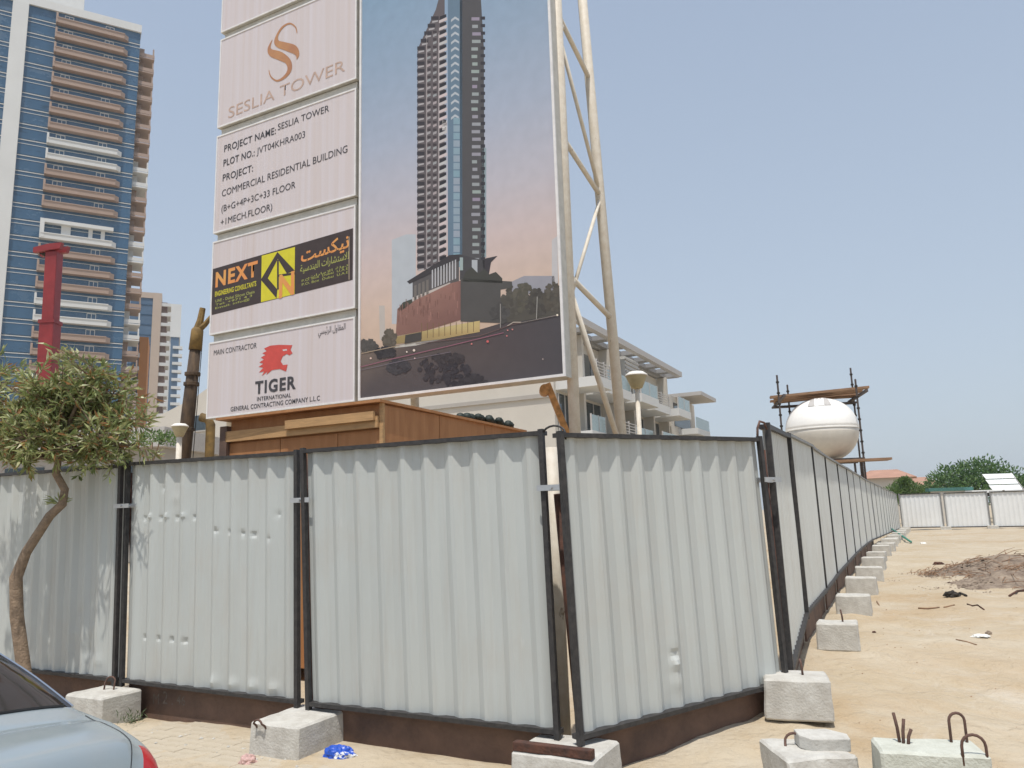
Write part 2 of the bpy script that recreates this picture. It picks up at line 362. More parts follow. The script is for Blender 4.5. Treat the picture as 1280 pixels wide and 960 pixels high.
# ------------------------------------------------------------ corrugated fence
def panel_profile(width, pitch, crest, slope):
    out = []; n = max(2, round(width / pitch)); p = width / n; k = p / pitch
    x = 0; out.append((0, 0))
    for i in range(n):
        x0 = i * p
        va = (p - crest * k - 2 * slope * k) / 2
        out += [(x0 + va * .999, 0), (x0 + va + slope * k, 1), (x0 + va + (slope + crest) * k, 1), (x0 + va + (2 * slope + crest) * k, 0)]
    out.append((width, 0)); return out
def fence_panel(bl, br, tl, tr, label, group, dents=(), rows=8, pitch=.215, m='sheet_grey', fw=.038, dep=.031, clamp=None, seed=0, fine=False, thin=False, stile_m='black_paint'):
    bl, br, tl, tr = map(Vector, (bl, br, tl, tr))
    base = (bl + br) / 2; ux = (br - bl); W = ux.length
    rz = math.atan2(ux.y, ux.x); org = Vector((bl.x, bl.y, min(bl.z, br.z)))
    t = thing('fence_panel', org, rz, label, 'fence panel', group)
    L = lambda P: local_point(org, rz, P)
    bl, br, tl, tr = L(bl), L(br), L(tl), L(tr)
    def pt(u, v): return (bl * (1 - u) + br * u) * (1 - v) + (tl * (1 - u) + tr * u) * v
    H = (tl - bl).length
    nrm = Vector((0, -1, 0))
    prof = panel_profile(W - 2 * fw * .6, pitch, .033, .056 if pitch > .2 else .03)
    cols = []
    for (a, h), (b, h2) in zip(prof, prof[1:]):
        n = max(1, math.ceil((b - a) / .022)) if fine else 1
        for i in range(n): cols.append((a + (b - a) * i / n, h + (h2 - h) * i / n))
    cols.append(prof[-1])
    mb = MB(); e = fw * .6
    for j in range(rows + 1):
        v = .012 + .976 * j / rows
        for (x, h) in cols:
            u = (x + e) / W
            P = pt(u, v)
            off = -fw * .5 - .014 + (-(1 - h) * dep) 
            wob = noise.noise(Vector((u * W * 1.3 + seed * 7, v * 2.2, seed))) * .006
            for (du, dvv, rad, amp) in dents:
                q = ((u - du) * W) ** 2 + ((v - dvv) * H) ** 2
                if q < rad * rad * 9: wob += amp * math.exp(-q / (rad * rad))
            mb.v.append(tuple(P + nrm * (off + wob + fw * .5)))
    n = len(cols)
    for j in range(rows):
        for i in range(n - 1): mb.f.append((j * n + i, j * n + i + 1, (j + 1) * n + i + 1, (j + 1) * n + i)); mb.c.append(None)
    sh = mb.build('corrugated_sheet', M[m], t, fix=False, smooth=fine)
    if fine: sh.data.set_sharp_from_angle(angle=R(13))
    if fine:
        bm = bmesh.new(); bm.from_mesh(sh.data)
        bm.to_mesh(sh.data); bm.free()
    zd = Vector((0, 0, 1)); sw = fw * ((.38 if seed % 2 else .22) if thin else 1)
    bk = Vector((0, .02, -fw / 2)); MB().bar(pt(0, 1) + bk, pt(1, 1) + bk, fw + .04, fw * .8).build('top_rail', M['black_paint'] if not thin else M['steel_dull'], t)
    bk = Vector((0, .02, fw / 2)); MB().bar(pt(0, 0) + bk, pt(1, 0) + bk, fw + .04, fw * .8).build('bottom_rail', M['black_paint'], t)
    for u in (0, 1):
        s_ = Vector(((sw * .5 if u == 0 else -sw * .5), -.002, 0))
        MB().bar(pt(u, -.015) + s_ + (Vector((0, .012, 0)) if thin else Vector()), pt(u, 1.004) + s_ + (Vector((0, .012, 0)) if thin else Vector()), sw, .020 if thin else fw * 1.02, up=(0, 1, 0)).build('stile', M[stile_m], t)
    if clamp:
        c = pt(*clamp)
        b = MB().box(c.x - .055, c.x + .16, c.y - .045, c.y - .036, c.z - .02, c.z + .02)
        b.box(c.x - .055, c.x + .16, c.y + .036, c.y + .045, c.z - .02, c.z + .02); b.tube([(c.x + .055, c.y - .06, c.z), (c.x + .055, c.y + .06, c.z)], .012)
        b.build('clamp', M['steel'], t)
    return t
mat('steel_dull', (.24, .24, .235), .5, .2, var=.15)
mat('sheet_white', (.74, .75, .74), .45, var=.04, scale=1)

row = 'fence panels along the paving'
def P3(x, y, z): return Vector((x, y, z))
p1r_b = P3(-3.835, 7.64, .27); p1r_t = P3(-3.89, 7.64, 2.33)
p1l_b = p1r_b - U * 2.2; p1l_t = p1r_t - U * 2.2 + P3(0, 0, .02)
fence_panel(p1l_b, p1r_b, p1l_t, p1r_t, 'grey corrugated fence panel behind the leaning tree trunk', row, seed=1, rows=60, fine=True,
            dents=[(.72, .3, .05, -.012), (.8, .22, .06, .012), (.78, .12, .05, -.014), (.86, .08, .05, .012), (.68, .2, .04, .01)], clamp=(1.0, .80))
d2 = [(.10 + .052 * i, .735 + .008 * (i % 2), .022, .022 if i % 2 else -.020) for i in range(7)]
d2 += [(.55 + .07 * i, .675 - .006 * i, .022, -.022) for i in range(4)] + [(.12 + .085 * i, .20, .021, -.024) for i in range(4)] + [(.55 + .105 * i, .045, .045, .018) for i in range(4)]
d2 += [(.22, .87, .03, -.012), (.88, .74, .022, -.014), (.30, .82, .05, .008), (.84, .64, .022, -.013)]
fence_panel((-3.80, 7.66, .26), (-1.795, 6.543, .26), (-3.855, 7.66, 2.35), (-1.835, 6.543, 2.31),
            'dented corrugated fence panel with rows of small dents, left of the smooth wide panel', row, dents=d2, rows=90, fine=True, seed=2, clamp=(1.0, .795))
fence_panel((-1.715, 6.485, .26), (.250, 5.436, .26), (-1.795, 6.485, 2.315), (.214, 5.436, 2.30),
            'smooth undented grey corrugated fence panel left of the outer corner, above a long brown board', row, rows=50, fine=True, seed=3, clamp=(1.0, .80))
fence_panel((.355, 5.275, .265), (2.135, 6.49, .315), (.303, 5.275, 2.265), (2.085, 6.49, 2.30),
            'grey corrugated fence panel right of the outer corner with one deep dent low down', row,
            dents=[(.44, .165, .035, .022), (.445, .20, .03, -.024), (.44, .10, .05, .010)], rows=70, fine=True, seed=4, clamp=(1.0, .82))

# the fence running away along the sand
posts = [(2.20, 6.60, .33, 2.44), (3.10, 8.60, .56, 2.53), (4.13, 10.6, .61, 2.55), (5.1, 12.6, .63, 2.55), (6.1, 14.55, .67, 2.54), (7.1, 16.5, .71, 2.54), (8.1, 18.5, .71, 2.53), (9.12, 20.45, .73, 2.50), (10.14, 22.4, .73, 2.46)]
nfar = 12; ex, ey = 22.54, 46.0
for i in range(1, nfar + 1):
    t_ = i / nfar; posts.append((10.14 + (ex - 10.14) * t_, 22.4 + (ey - 22.4) * t_, .73 + (.36 - .73) * t_, 2.46 + (2.36 - 2.46) * t_))
order = ['first', 'second', 'third', 'fourth', 'fifth', 'sixth', 'seventh', 'eighth', 'ninth', 'tenth', 'eleventh', 'twelfth', 'thirteenth', 'fourteenth', 'fifteenth', 'sixteenth', 'seventeenth', 'eighteenth', 'nineteenth', 'twentieth']
for i in range(len(posts) - 1):
    a, b = posts[i], posts[i + 1]
    jz = random.uniform(-.012, .012); g = .012
    av = Vector((a[0], a[1], 0)); bv = Vector((b[0], b[1], 0)); d_ = (bv - av).normalized() * g
    av += d_; bv -= d_
    fence_panel((av.x, av.y, a[2]), (bv.x, bv.y, b[2]), (av.x - .02, av.y, a[3] + jz), (bv.x - .02, bv.y, b[3] + jz),
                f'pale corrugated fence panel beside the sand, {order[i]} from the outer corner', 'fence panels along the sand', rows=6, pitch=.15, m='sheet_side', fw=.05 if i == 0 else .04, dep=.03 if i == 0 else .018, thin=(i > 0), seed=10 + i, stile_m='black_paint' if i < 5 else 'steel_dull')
# far fence closing the plot
fl = Vector((22.6, 46.05, .36))
for i in range(5):
    a = fl + U * (2.3 * i + .04); b = fl + U * (2.3 * (i + 1) - .06); dz = -.02 * i
    fence_panel((a.x, a.y, .36 + dz), (b.x, b.y, .36 + dz), (a.x, a.y, 2.36 + dz), (b.x, b.y, 2.36 + dz),
                f'whitish corrugated panel of the far fence closing the plot, {order[i]} from its left end', 'panels of the far fence', rows=4, pitch=.23, m='sheet_white', fw=.07, dep=.025, seed=40 + i, stile_m='steel_dull')

# brown boards below the panels
def board(a, b, z0, z1, label, th=.02, off=.066):
    a = Vector(a); b = Vector(b); d_ = (b - a); rz = math.atan2(d_.y, d_.x); Ln = d_.length
    o = MB().box(0, Ln, off, off + th, z0, z1).build('kick_board', M['plywood_dark'])
    o.location = (a.x, a.y, 0); o.rotation_euler = (0, 0, rz)
    return tag(o, label, 'board', 'dark plywood boards closing the gap under the fence')
board((-6.0, 8.85, 0), (-3.86, 7.66, 0), -.05, .265, 'dark plywood board under the fence panel behind the tree')
kb = board((-3.78, 7.66, 0), (-1.85, 6.57, 0), -.05, .258, 'stained dark plywood board under the dented fence panel')
board((-1.70, 6.48, 0), (.22, 5.46, 0), -.05, .257, 'long brown plywood board under the smooth wide fence panel')
board((.43, 5.33, 0), (2.06, 6.46, 0), -.05, .275, 'brown plywood board under the panel right of the outer corner')
for i in range(8):
    a, b = posts[i], posts[i + 1]
    board((a[0] + .03, a[1] + .03, 0), (b[0] - .02, b[1] - .02, 0), .0, min(a[2], b[2]) + .02, f'dusty dark board under the {order[i]} panel of the fence beside the sand', off=.04)

# ------------------------------------------------------------ concrete blocks
def block_mesh(Lx, Ly, H, seed, chip=.01):
    bm = bmesh.new(); bmesh.ops.create_cube(bm, size=1)
    for v in bm.verts: v.co = Vector((v.co.x * Lx * (1.0 if v.co.z < 0 else .96), v.co.y * Ly * (1.0 if v.co.z < 0 else .96), (v.co.z + .5) * H))
    bmesh.ops.bevel(bm, geom=list(bm.edges), offset=.014, segments=1, affect='EDGES')
    bmesh.ops.subdivide_edges(bm, edges=list(bm.edges), cuts=5, use_grid_fill=True)
    bmesh.ops.triangulate(bm, faces=[f for f in bm.faces if len(f.verts) > 4])
    for v in bm.verts:
        q = v.co * 5 + Vector((seed * 3.1, seed * 1.7, seed))
        edge = sum([abs(v.co.x) > Lx * .42, abs(v.co.y) > Ly * .42, v.co.z > H * .9])
        a = chip * (.35 + .5 * edge)
        v.co += Vector((noise.noise(q), noise.noise(q + Vector((9, 0, 0))), noise.noise(q + Vector((0, 9, 0))))) * a
        q2 = q * 4
        v.co += Vector((noise.noise(q2), noise.noise(q2 + Vector((9, 0, 0))), noise.noise(q2 + Vector((0, 9, 0))))) * a * .35
    me = bpy.data.meshes.new('concrete'); bm.to_mesh(me); bm.free()
    for p in me.polygons: p.use_smooth = False
    return me
def loop_pts(w, h, lean=0, n=8):
    p = [(-w / 2, 0, -.06), (-w / 2, lean * .6, h - w / 2)]
    for k in range(1, n): 
        a = math.pi - math.pi * k / n; p.append((math.cos(a) * w / 2, lean, h - w / 2 + math.sin(a) * w / 2))
    return p + [(w / 2, lean * .6, h - w / 2), (w / 2, 0, -.06)]
def conc_block(cx, cy, z, rz, Lx, Ly, H, label, group, loops=(), rods=(), m='concrete', seed=0, chip=.006):
    t = thing('concrete_block', (cx, cy, z), rz, label, 'concrete block', group)
    me = block_mesh(Lx, Ly, H, seed, chip); me.materials.append(M[m]); link('block_body', me, t)
    for (x, y, w, h, lean, rot) in loops:
        o = MB().tube(loop_pts(w, h, lean), .008, 6).build('lifting_loop', M['rebar'], t, smooth=True); o.location = (x, y, H); o.rotation_euler = (0, 0, rot)
    for (x, y, h, tx, ty) in rods:
        MB().tube([(x, y, H - .05), (x + tx * .4, y + ty * .4, H + h * .5), (x + tx, y + ty, H + h)], .009, 6).build('rebar_stub', M['rebar'], t, smooth=True)
    return t
def from_near(corner, Lx, Ly): # near right corner of a grid aligned block -> centre
    return corner - U * (Lx / 2) + A * (Ly / 2)
gb_ = 'concrete blocks weighting the fence feet'
c = from_near(atz(125, 908, 0), .55, .42)
conc_block(c.x, c.y, -.04, GR, .55, .42, .27, 'concrete block with a rusty loop by the fence foot behind the car', gb_, loops=[(-.02, .06, .10, .11, .03, .3)], seed=1)
c = from_near(atz(372, 952, 0), .50, .60)
conc_block(c.x, c.y, -.04, GR, .50, .60, .27, 'concrete block with bent wire loops between the dented and smooth panels', gb_, loops=[(-.12, -.27, .09, .03, -.06, 0)], seed=2)
c = from_near(atz(742, 955, .22), .58, .50)
conc_block(c.x, c.y, -.04, GR, .58, .50, .27, 'concrete block at the outer fence corner with a brown bar along its edge', gb_, seed=3)
bo = MB().bar((-.27, 0, 0), (.27, 0, 0), .06, .055).build('steel_angle_bar', M['rust'], bevel=.006)
q = c - A * .20; bo.location = (q.x, q.y, .258); bo.rotation_euler = (0, 0, GR)
tag(bo, 'rusty brown bar lying on the block at the outer fence corner', 'steel bar')
# blocks of the fence beside the sand
for i in range(0, 20):
    x, y, zb, zt = posts[i]
    gz = ground(x + .4, y) 
    Lx, Ly, H = (.50, .40, .27) if i == 0 else (.44 + .03 * math.sin(i * 5), .34, .27 + .02 * math.sin(i * 3))
    ctr = Vector((x, y, 0)) + U * (.10 + Lx / 2 if i else .07) - A * (.12 if i else .22)
    conc_block(ctr.x, ctr.y, gz - .03, GR + (.17 if i == 0 else random.uniform(-.08, .08)), Lx, Ly, H if i else .30,
               f'concrete block at the foot of the sand fence, {order[i]} from the corner', 'concrete blocks along the sand fence',
               rods=[(.06, .02, .12, -.015, 0)] if i in (0, 1) else (), seed=20 + i, chip=.006)
for i in range(1, 4):
    q = fl + U * (2.3 * i - .01) - A * .15
    conc_block(q.x, q.y, ground(q.x, q.y) - .02, GR, .55, .35, .2, f'small concrete block at the foot of the far fence, {order[i-1]} from its left end', 'concrete blocks of the far fence', seed=50 + i)
# loose blocks bottom right
z0 = .05
bl_ = atz(1085, 919, .34); br_ = atz(1232, 936, .34); fr_ = atz(1243, 951, .34)
ctr = (bl_ + fr_) / 2; dirv = (fr_ - atz(1104, 946, .34)); rz = math.atan2(dirv.y, dirv.x); Lx = dirv.length * 1.04
conc_block(ctr.x, ctr.y, .02, rz, Lx, .30, .33, 'long pale concrete block with standing rebar loops on the sand', 'loose concrete blocks on the sand',
           loops=[(.19, .08, .085, .16, 0, .1), (.20, -.14, .12, .10, 0, 0)], rods=[(-.13, .05, .16, -.02, 0), (-.12, .03, .13, .02, .01), (-.10, .02, .08, .03, 0)], m='concrete_pale', seed=61)
c2 = atz(1008, 935, .26)
conc_block(c2.x, c2.y, -.02, R(4), .44, .46, .28, 'rough concrete block with a loop under a flat slab fragment', 'loose concrete blocks on the sand', loops=[(-.06, .02, .11, .07, .05, -.3)], seed=62, chip=.012)
sl_ = MB().prism([(-.15, -.02), (-.10, -.10), (.13, -.10), (.15, 0), (.06, .10), (-.14, .10)], 'z', 0, .075).build('slab_fragment', M['concrete'], bevel=.006)
c3 = atz(1028, 925, .30); sl_.location = (c3.x, c3.y, .262); sl_.rotation_euler = (.05, .02, 0)
tag(sl_, 'flat broken concrete slab lying on the rough block', 'concrete slab')

# props and pipes behind the fence gaps
def pipe(name, pts, rad, m, label, cat, n=10):
    return tag(MB().tube(pts, rad, n).build(name, M[m], smooth=True), label, cat)
wpst = at(692, 560, 5.95)
pipe('white_post', [(wpst.x, 5.95, -.03), (wpst.x - .02, 5.95, 2.22)], .05, 'pole_white', 'whitish worn post behind the gap at the outer fence corner', 'post')
pipe('brace_pipe', [(.42, 5.75, -.03), (.30, 5.50, 1.85)], .03, 'rust', 'rusty brown brace pipe behind the gap at the outer fence corner', 'pipe')
pipe('brace_pipe', [(-1.70, 6.72, -.03), (-1.80, 6.60, 2.28)], .022, 'rust', 'rusty brace pipe behind the gap left of the smooth wide panel', 'pipe')
pipe('brace_pipe', [(-3.80, 7.95, -.03), (-3.86, 7.75, 2.25)], .022, 'rust', 'rusty brace pipe behind the gap left of the dented panel', 'pipe')
pipe('brace_pipe', [(2.17, 6.62, .2), (2.13, 6.60, 2.2)], .024, 'rust', 'rusty pipe in the gap before the fence beside the sand', 'pipe')
tag(MB().tube([(.20, 5.47, 2.24)] + [(.285 + .075 * math.cos(math.pi - math.pi * k / 8), 5.40 - .1 * (k - 4) / 8, 2.27 + .055 * math.sin(math.pi * k / 8)) for k in range(9)] + [(.362, 5.35, 2.22)], .008, 6).build('wire_loop', M['black_paint'], smooth=True),
    'dark wire loop joining the two panels at the outer fence corner', 'wire')
tag(MB().tube([(2.06, 6.50, 2.25), (2.07, 6.50, 2.38), (2.10, 6.52, 2.44), (2.15, 6.56, 2.43), (2.18, 6.6, 2.38)], .010, 6).build('wire_loop', M['rebar'], smooth=True),
    'bent wire hooked over the fence where the panels beside the sand begin', 'wire')

# ------------------------------------------------------------ billboard
SG = Vector((.794, 11.0, 0)); SGF = Vector((.794, 11.0, 3.69))
bb = thing('billboard', SG, GR, 'tall project billboard with tower poster and stacked white notice boards on white poles', 'billboard')
def sg(px, py):
    P = onplane(px, py, SGF, A); d_ = P - SG; return (d_.dot(U), P.z)
# poster board: x -3.79..0, notice boards: x -7.40..-3.86
TOP = 15.2
poster = MB().box(-3.79, 0, .0, .30, 3.69, TOP).build('poster_board', M['sign_edge'], bb)
rim = MB()
for (x0, x1, z0_, z1_) in ((-3.79, 0, 3.69, 3.73), (-3.79, -3.75, 3.73, TOP), (-.04, 0, 3.73, TOP)): rim.box(x0, x1, -.03, -.003, z0_, z1_)
rim.build('poster_trim', M['sign_frame'], poster)

KP = 1.0     # print albedo relative to what the photo shows
pr = MB(); LAY = [0]
def dpoly(pts, col, pix=True, lay=None, k=KP):
    q = [sg(*p) if pix else p for p in pts]
    x0, x1, z0_, z1_ = -3.75, -.04, 3.73, TOP
    q = [(min(x1, max(x0, x)), min(z1_, max(z0_, z))) for x, z in q]
    y = -.004 - .00035 * (LAY[0] if lay is None else lay)
    vs3 = [Vector((x, z, 0)) for x, z in q]
    tris = tessellate_polygon([vs3])
    def ds(c_):
        g_l = sum(c_) / 3; return s255(*[v * .80 + g_l * .20 for v in c_], k)
    cc = ds(col) if not isinstance(col[0], tuple) else [ds(c_) for c_ in col]
    for t in tris:
        a, b, c_ = t
        n = (vs3[b] - vs3[a]).cross(vs3[c_] - vs3[a]).z
        if n < 0: a, c_ = c_, a
        col_ = cc if not isinstance(cc[0], tuple) else (cc[a], cc[b], cc[c_])
        pr.add([(q[i][0], y, q[i][1]) for i in (a, b, c_)], [(0, 1, 2)], col_)
def drect(x0, x1, y0, y1, col): dpoly([(x0, y1), (x1, y1), (x1, y0), (x0, y0)], col)
# dusk sky
bands = [(TOP, (112, 148, 182)), (11.2, (124, 156, 186)), (9.6, (140, 163, 190)), (8.2, (160, 172, 194)), (6.9, (184, 180, 190)), (6.0, (202, 182, 178)), (5.2, (206, 180, 162)), (4.55, (200, 172, 148))]
for (za, ca_), (zb_, cb_) in zip(bands, bands[1:]):
    dpoly([(-3.75, zb_), (-.04, zb_), (-.04, za), (-3.75, za)], (cb_, cb_, ca_, ca_), pix=False)
LAY[0] = 1
dpoly([(490, 405), (520, 405), (520, 293), (508, 293), (490, 300)], (176, 184, 192))
dpoly([(690, 385), (698, 385), (697, 295), (690, 300)], (190, 188, 190))
dpoly([(640, 370), (695, 365), (693, 345), (655, 345), (640, 352)], (150, 150, 160))
dpoly([(475, 425), (482, 425), (481, 382), (474, 382)], (184, 176, 168))
LAY[0] = 2
# road and ground
dpoly([(448, 505), (712, 472), (706, 392), (640, 400), (580, 418), (520, 432), (450, 440)], ((84, 76, 78), (80, 76, 80), (78, 74, 78), (78, 74, 76), (86, 74, 74), (92, 80, 76), (120, 104, 92)))
LAY[0] = 3
# tower: pale slab edges, dark shaft, glass strip
dpoly([(522, 338), (522, 62), (545, 12), (556, -30), (556, 335)], (100, 92, 94))
dpoly([(560, 322), (560, -30), (578, -30), (578, 318)], (98, 124, 146))
dpoly([(575, 342), (575, -40), (599, -40), (605, 60), (606, 342)], (84, 82, 84))
dpoly([(602, 322), (603, 185), (608, 185), (608, 322)], (136, 156, 164))
LAY[0] = 4
rp = random.Random(3)
for i in range(34):
    y = 334 - i * 9.4
    xa = 522 + max(0, (62 - y)) * .46
    drect(xa - .5, xa + 9, y - 3.2, y + 1.2, (62, 58, 62)); 
    if i % 1 == 0: dpoly([(xa + 1, y + 5), (xa + 8, y + 3.4), (xa + 8, y + 1.6), (xa + 1, y + 2.8)], (172, 168, 170))
    for k, xk in enumerate((534, 541.5)):
        if xk > xa + 8: 
            dpoly([(xk, y + 1), (xk + 4.4, y - 1), (xk + 4.4, y + 2), (xk, y + 4)], (158 + rp.randint(-10, 10), 154, 156)); drect(xk, xk + 4.4, y - 4, y - 1, (70, 62, 64))
    if 550 > xa: dpoly([(549, y + 2), (559, y - 2.2), (559, y + 1.6), (549, y + 5.4)], (196 + rp.randint(-12, 8), 186, 186)); dpoly([(550, y - 3), (558, y - 6), (558, y - 2.4), (550, y + 1.4)], (52, 50, 54))
    if y < 150: dpoly([(564, y + 1), (569, y - 3), (574, y), (574, y + 2.6), (569, y), (564, y + 4)], (176, 184, 192))
    else: drect(567, 575, y - 8, y, (132 + rp.randint(-10, 14), 158, 174))
    xr = 590 + rp.uniform(-1, 1)
    drect(xr, xr + rp.uniform(6, 11), y - 2, y + 2, (148, 150 + rp.randint(-14, 14), 158))
    drect(601, 606.5, y - 3, y + 1, (60, 58, 64))
for xk in (533.2, 548.2): dpoly([(xk, 336), (xk + .9, 336), (xk + .9, 40), (xk, 44)], (176, 166, 166))
drect(553, 559, 151, 163, (206, 202, 200))
LAY[0] = 6
# podium
dpoly([(509, 352), (562, 319), (575, 318), (575, 326), (512, 355)], (66, 62, 64))
dpoly([(516, 380), (516, 352), (574, 326), (574, 360), (516, 384)], (92, 88, 88))
dpoly([(575, 350), (575, 318), (606, 326), (606, 350)], (76, 74, 76))
dpoly([(603, 324), (622, 320), (614, 328), (611, 345), (606, 345)], (66, 62, 66))
LAY[0] = 7
for i in range(9): 
    x = 540 + i * 3.6; dpoly([(x, 361 - i * 1.5), (x + 1.6, 360 - i * 1.5), (x + 1.6, 337 - i * 1.6), (x, 338 - i * 1.6)], (178, 180, 184))
for i in range(4): dpoly([(518 + i * 5, 378 - i * 2.6), (521 + i * 5, 377 - i * 2.6), (521 + i * 5, 356 - i * 2.2), (518 + i * 5, 357 - i * 2.2)], (116, 110, 104))
dpoly([(516, 372), (563, 353), (563, 358), (516, 379)], (188, 178, 170))
drect(575, 579, 322, 338, (150, 170, 170)); drect(590, 597, 325, 341, (170, 176, 182))
LAY[0] = 8
dpoly([(495, 420), (497, 386), (516, 377), (564, 354), (576, 351), (576, 400), (530, 414)], ((138, 98, 86), (146, 104, 92), (150, 108, 95), (152, 108, 96), (134, 94, 86), (126, 88, 80), (142, 98, 84)))
dpoly([(576, 402), (576, 348), (640, 352), (641, 360), (626, 362), (626, 404)], (84, 82, 80))
dpoly([(498, 386), (504, 378), (515, 374), (516, 378), (500, 390)], (74, 76, 64))
dpoly([(582, 340), (590, 334), (598, 342), (606, 336), (612, 343), (620, 340), (628, 348), (628, 354), (578, 352)], (72, 72, 66))
LAY[0] = 9
for i in range(60):
    x = rp.uniform(498, 572); y = rp.uniform(388 - (x - 498) * .42, 408 - (x - 498) * .1)
    drect(x, x + rp.uniform(.5, 1.2), y - rp.uniform(4, 11), y, rp.choice([(128, 88, 78), (158, 112, 100), (122, 84, 75)]))
dpoly([(495, 430), (495, 421), (560, 408), (600, 401), (600, 415), (552, 424)], ((150, 130, 84), (160, 138, 84), (196, 178, 116), (200, 178, 112), (186, 160, 100), (170, 150, 100)))
dpoly([(626, 404), (626, 372), (640, 366), (652, 358), (664, 372), (680, 366), (700, 362), (702, 393), (650, 402)], (86, 82, 74))
LAY[0] = 10
for i in range(10): drect(527 + i * 7.2, 527.8 + i * 7.2, 404 - i * .2, 424 - i * 1.0, (120, 98, 64))
dpoly([(506, 430), (507, 419), (527, 415), (527, 426)], (74, 70, 66))
# trees and dark clumps
for (cx, cy, rx, ry, c_) in [(487, 424, 8, 11, (96, 88, 76)), (459, 432, 12, 6, (84, 80, 76)), (640, 378, 12, 20, (84, 80, 72)), (655, 372, 13, 17, (92, 88, 76)), (672, 380, 14, 18, (80, 76, 70)), (692, 372, 12, 18, (90, 84, 74)), (625, 392, 12, 12, (78, 76, 74)), (482, 441, 12, 6, (58, 54, 56)), (498, 458, 14, 8, (66, 62, 66)), (548, 462, 24, 16, (62, 56, 60)), (572, 470, 18, 16, (58, 54, 60)), (560, 448, 20, 6, (64, 58, 60)), (592, 478, 16, 10, (62, 58, 62))]:
    LAY[0] += .2
    for k in range(60):
        a = rp.uniform(0, 6.28); q = math.sqrt(rp.random()); x = cx + rx * q * math.cos(a); y = cy + ry * q * math.sin(a); r_ = rp.uniform(1.8, 4.0)
        d_ = rp.randint(-7, 7); cc = tuple(max(30, v + d_) for v in c_)
        LAY[0] += .012
        dpoly([(x + r_ * math.cos(b * 1.05) * rp.uniform(.6, 1.2), y + r_ * math.sin(b * 1.05) * rp.uniform(.6, 1.2)) for b in range(6)], cc)
LAY[0] += .4
for (pts, w, c_) in [([(450, 459), (490, 449), (560, 433), (630, 416)], 1.0, (150, 92, 112)), ([(450, 463), (500, 452), (564, 440)], .7, (120, 110, 122)), ([(520, 430), (600, 420), (640, 406), (700, 394)], .8, (112, 88, 86)), ([(626, 410), (626, 380)], 1, (150, 146, 140)), ([(671, 400), (672, 371)], .8, (168, 166, 160)), ([(634, 408), (642, 403), (652, 403)], 1.2, (176, 164, 150)), ([(650, 404), (698, 394)], 1, (150, 144, 136)), ([(452, 442), (500, 432)], 1, (164, 144, 120))]:
    for (x0, y0), (x1, y1) in zip(pts, pts[1:]):
        if abs(x1 - x0) > abs(y1 - y0): dpoly([(x0, y0 + w / 2), (x1, y1 + w / 2), (x1, y1 - w / 2), (x0, y0 - w / 2)], c_)
        else: dpoly([(x0 - w / 2, y0), (x0 + w / 2, y0), (x1 + w / 2, y1), (x1 - w / 2, y1)], c_)
LAY[0] += .4
for (x, y, r_, c_) in [(464, 448, 1.3, (220, 190, 176)), (509, 440, 1.1, (226, 212, 200)), (518, 438, 1.7, (226, 210, 196)), (519, 448, 1, (210, 170, 170)), (590, 430, 1.2, (210, 120, 116)), (610, 427, 1.7, (220, 96, 96)), (634, 420, 1, (216, 120, 120)), (635, 413, 1, (216, 130, 124)), (641, 412, 1, (216, 130, 124)), (697, 394, 1.4, (232, 220, 196)), (679, 449, .9, (190, 170, 160))]:
    dpoly([(x + r_ * math.cos(b * 1.05), y + r_ * math.sin(b * 1.05)) for b in range(6)], c_)
po = pr.build('poster_print', M['print'], poster, fix=False)
po['label'] = 'printed dusk picture of a slender high-rise tower on a brick podium'

# notice boards
def notice(name_label, z0_, z1_, zl0=None):
    # four pixel-true heights; a box frame with a white sheet
    o = MB().box(-7.40, -3.87, .0, .28, z0_, z1_).build('notice_board', M['sign_edge'], bb); o['label'] = name_label
    e = MB()
    for (a, b, c_, d_) in ((-7.40, -3.87, z0_, z0_ + .03), (-7.40, -3.87, z1_ - .03, z1_), (-7.40, -7.37, z0_ + .03, z1_ - .03), (-3.90, -3.87, z0_ + .03, z1_ - .03)): e.box(a, b, -.022, -.003, c_, d_)
    e.build('board_edge', M['sign_frame'], o)
    MB().box(-7.37, -3.90, -.012, -.004, z0_ + .03, z1_ - .03).build('white_sheet', M['sign_white'], o)
    return o
n1 = notice('white notice board with red tiger head and contractor name', 3.69, 5.16)
n2 = notice('white notice board with black and yellow consultant banner', 5.31, 7.19)
n3 = notice('white notice board with project name and plot number', 7.36, 9.42)
n4 = notice('white notice board with gold double S emblem', 9.60, 11.56)
n5 = notice('blank lower edge of the topmost white notice board', 11.72, 13.6)
for z in (5.235, 7.275, 9.51, 11.64): MB().box(-7.35, -3.90, .05, .20, z - .07, z + .07).build('cross_rail', M['sign_edge'], bb)

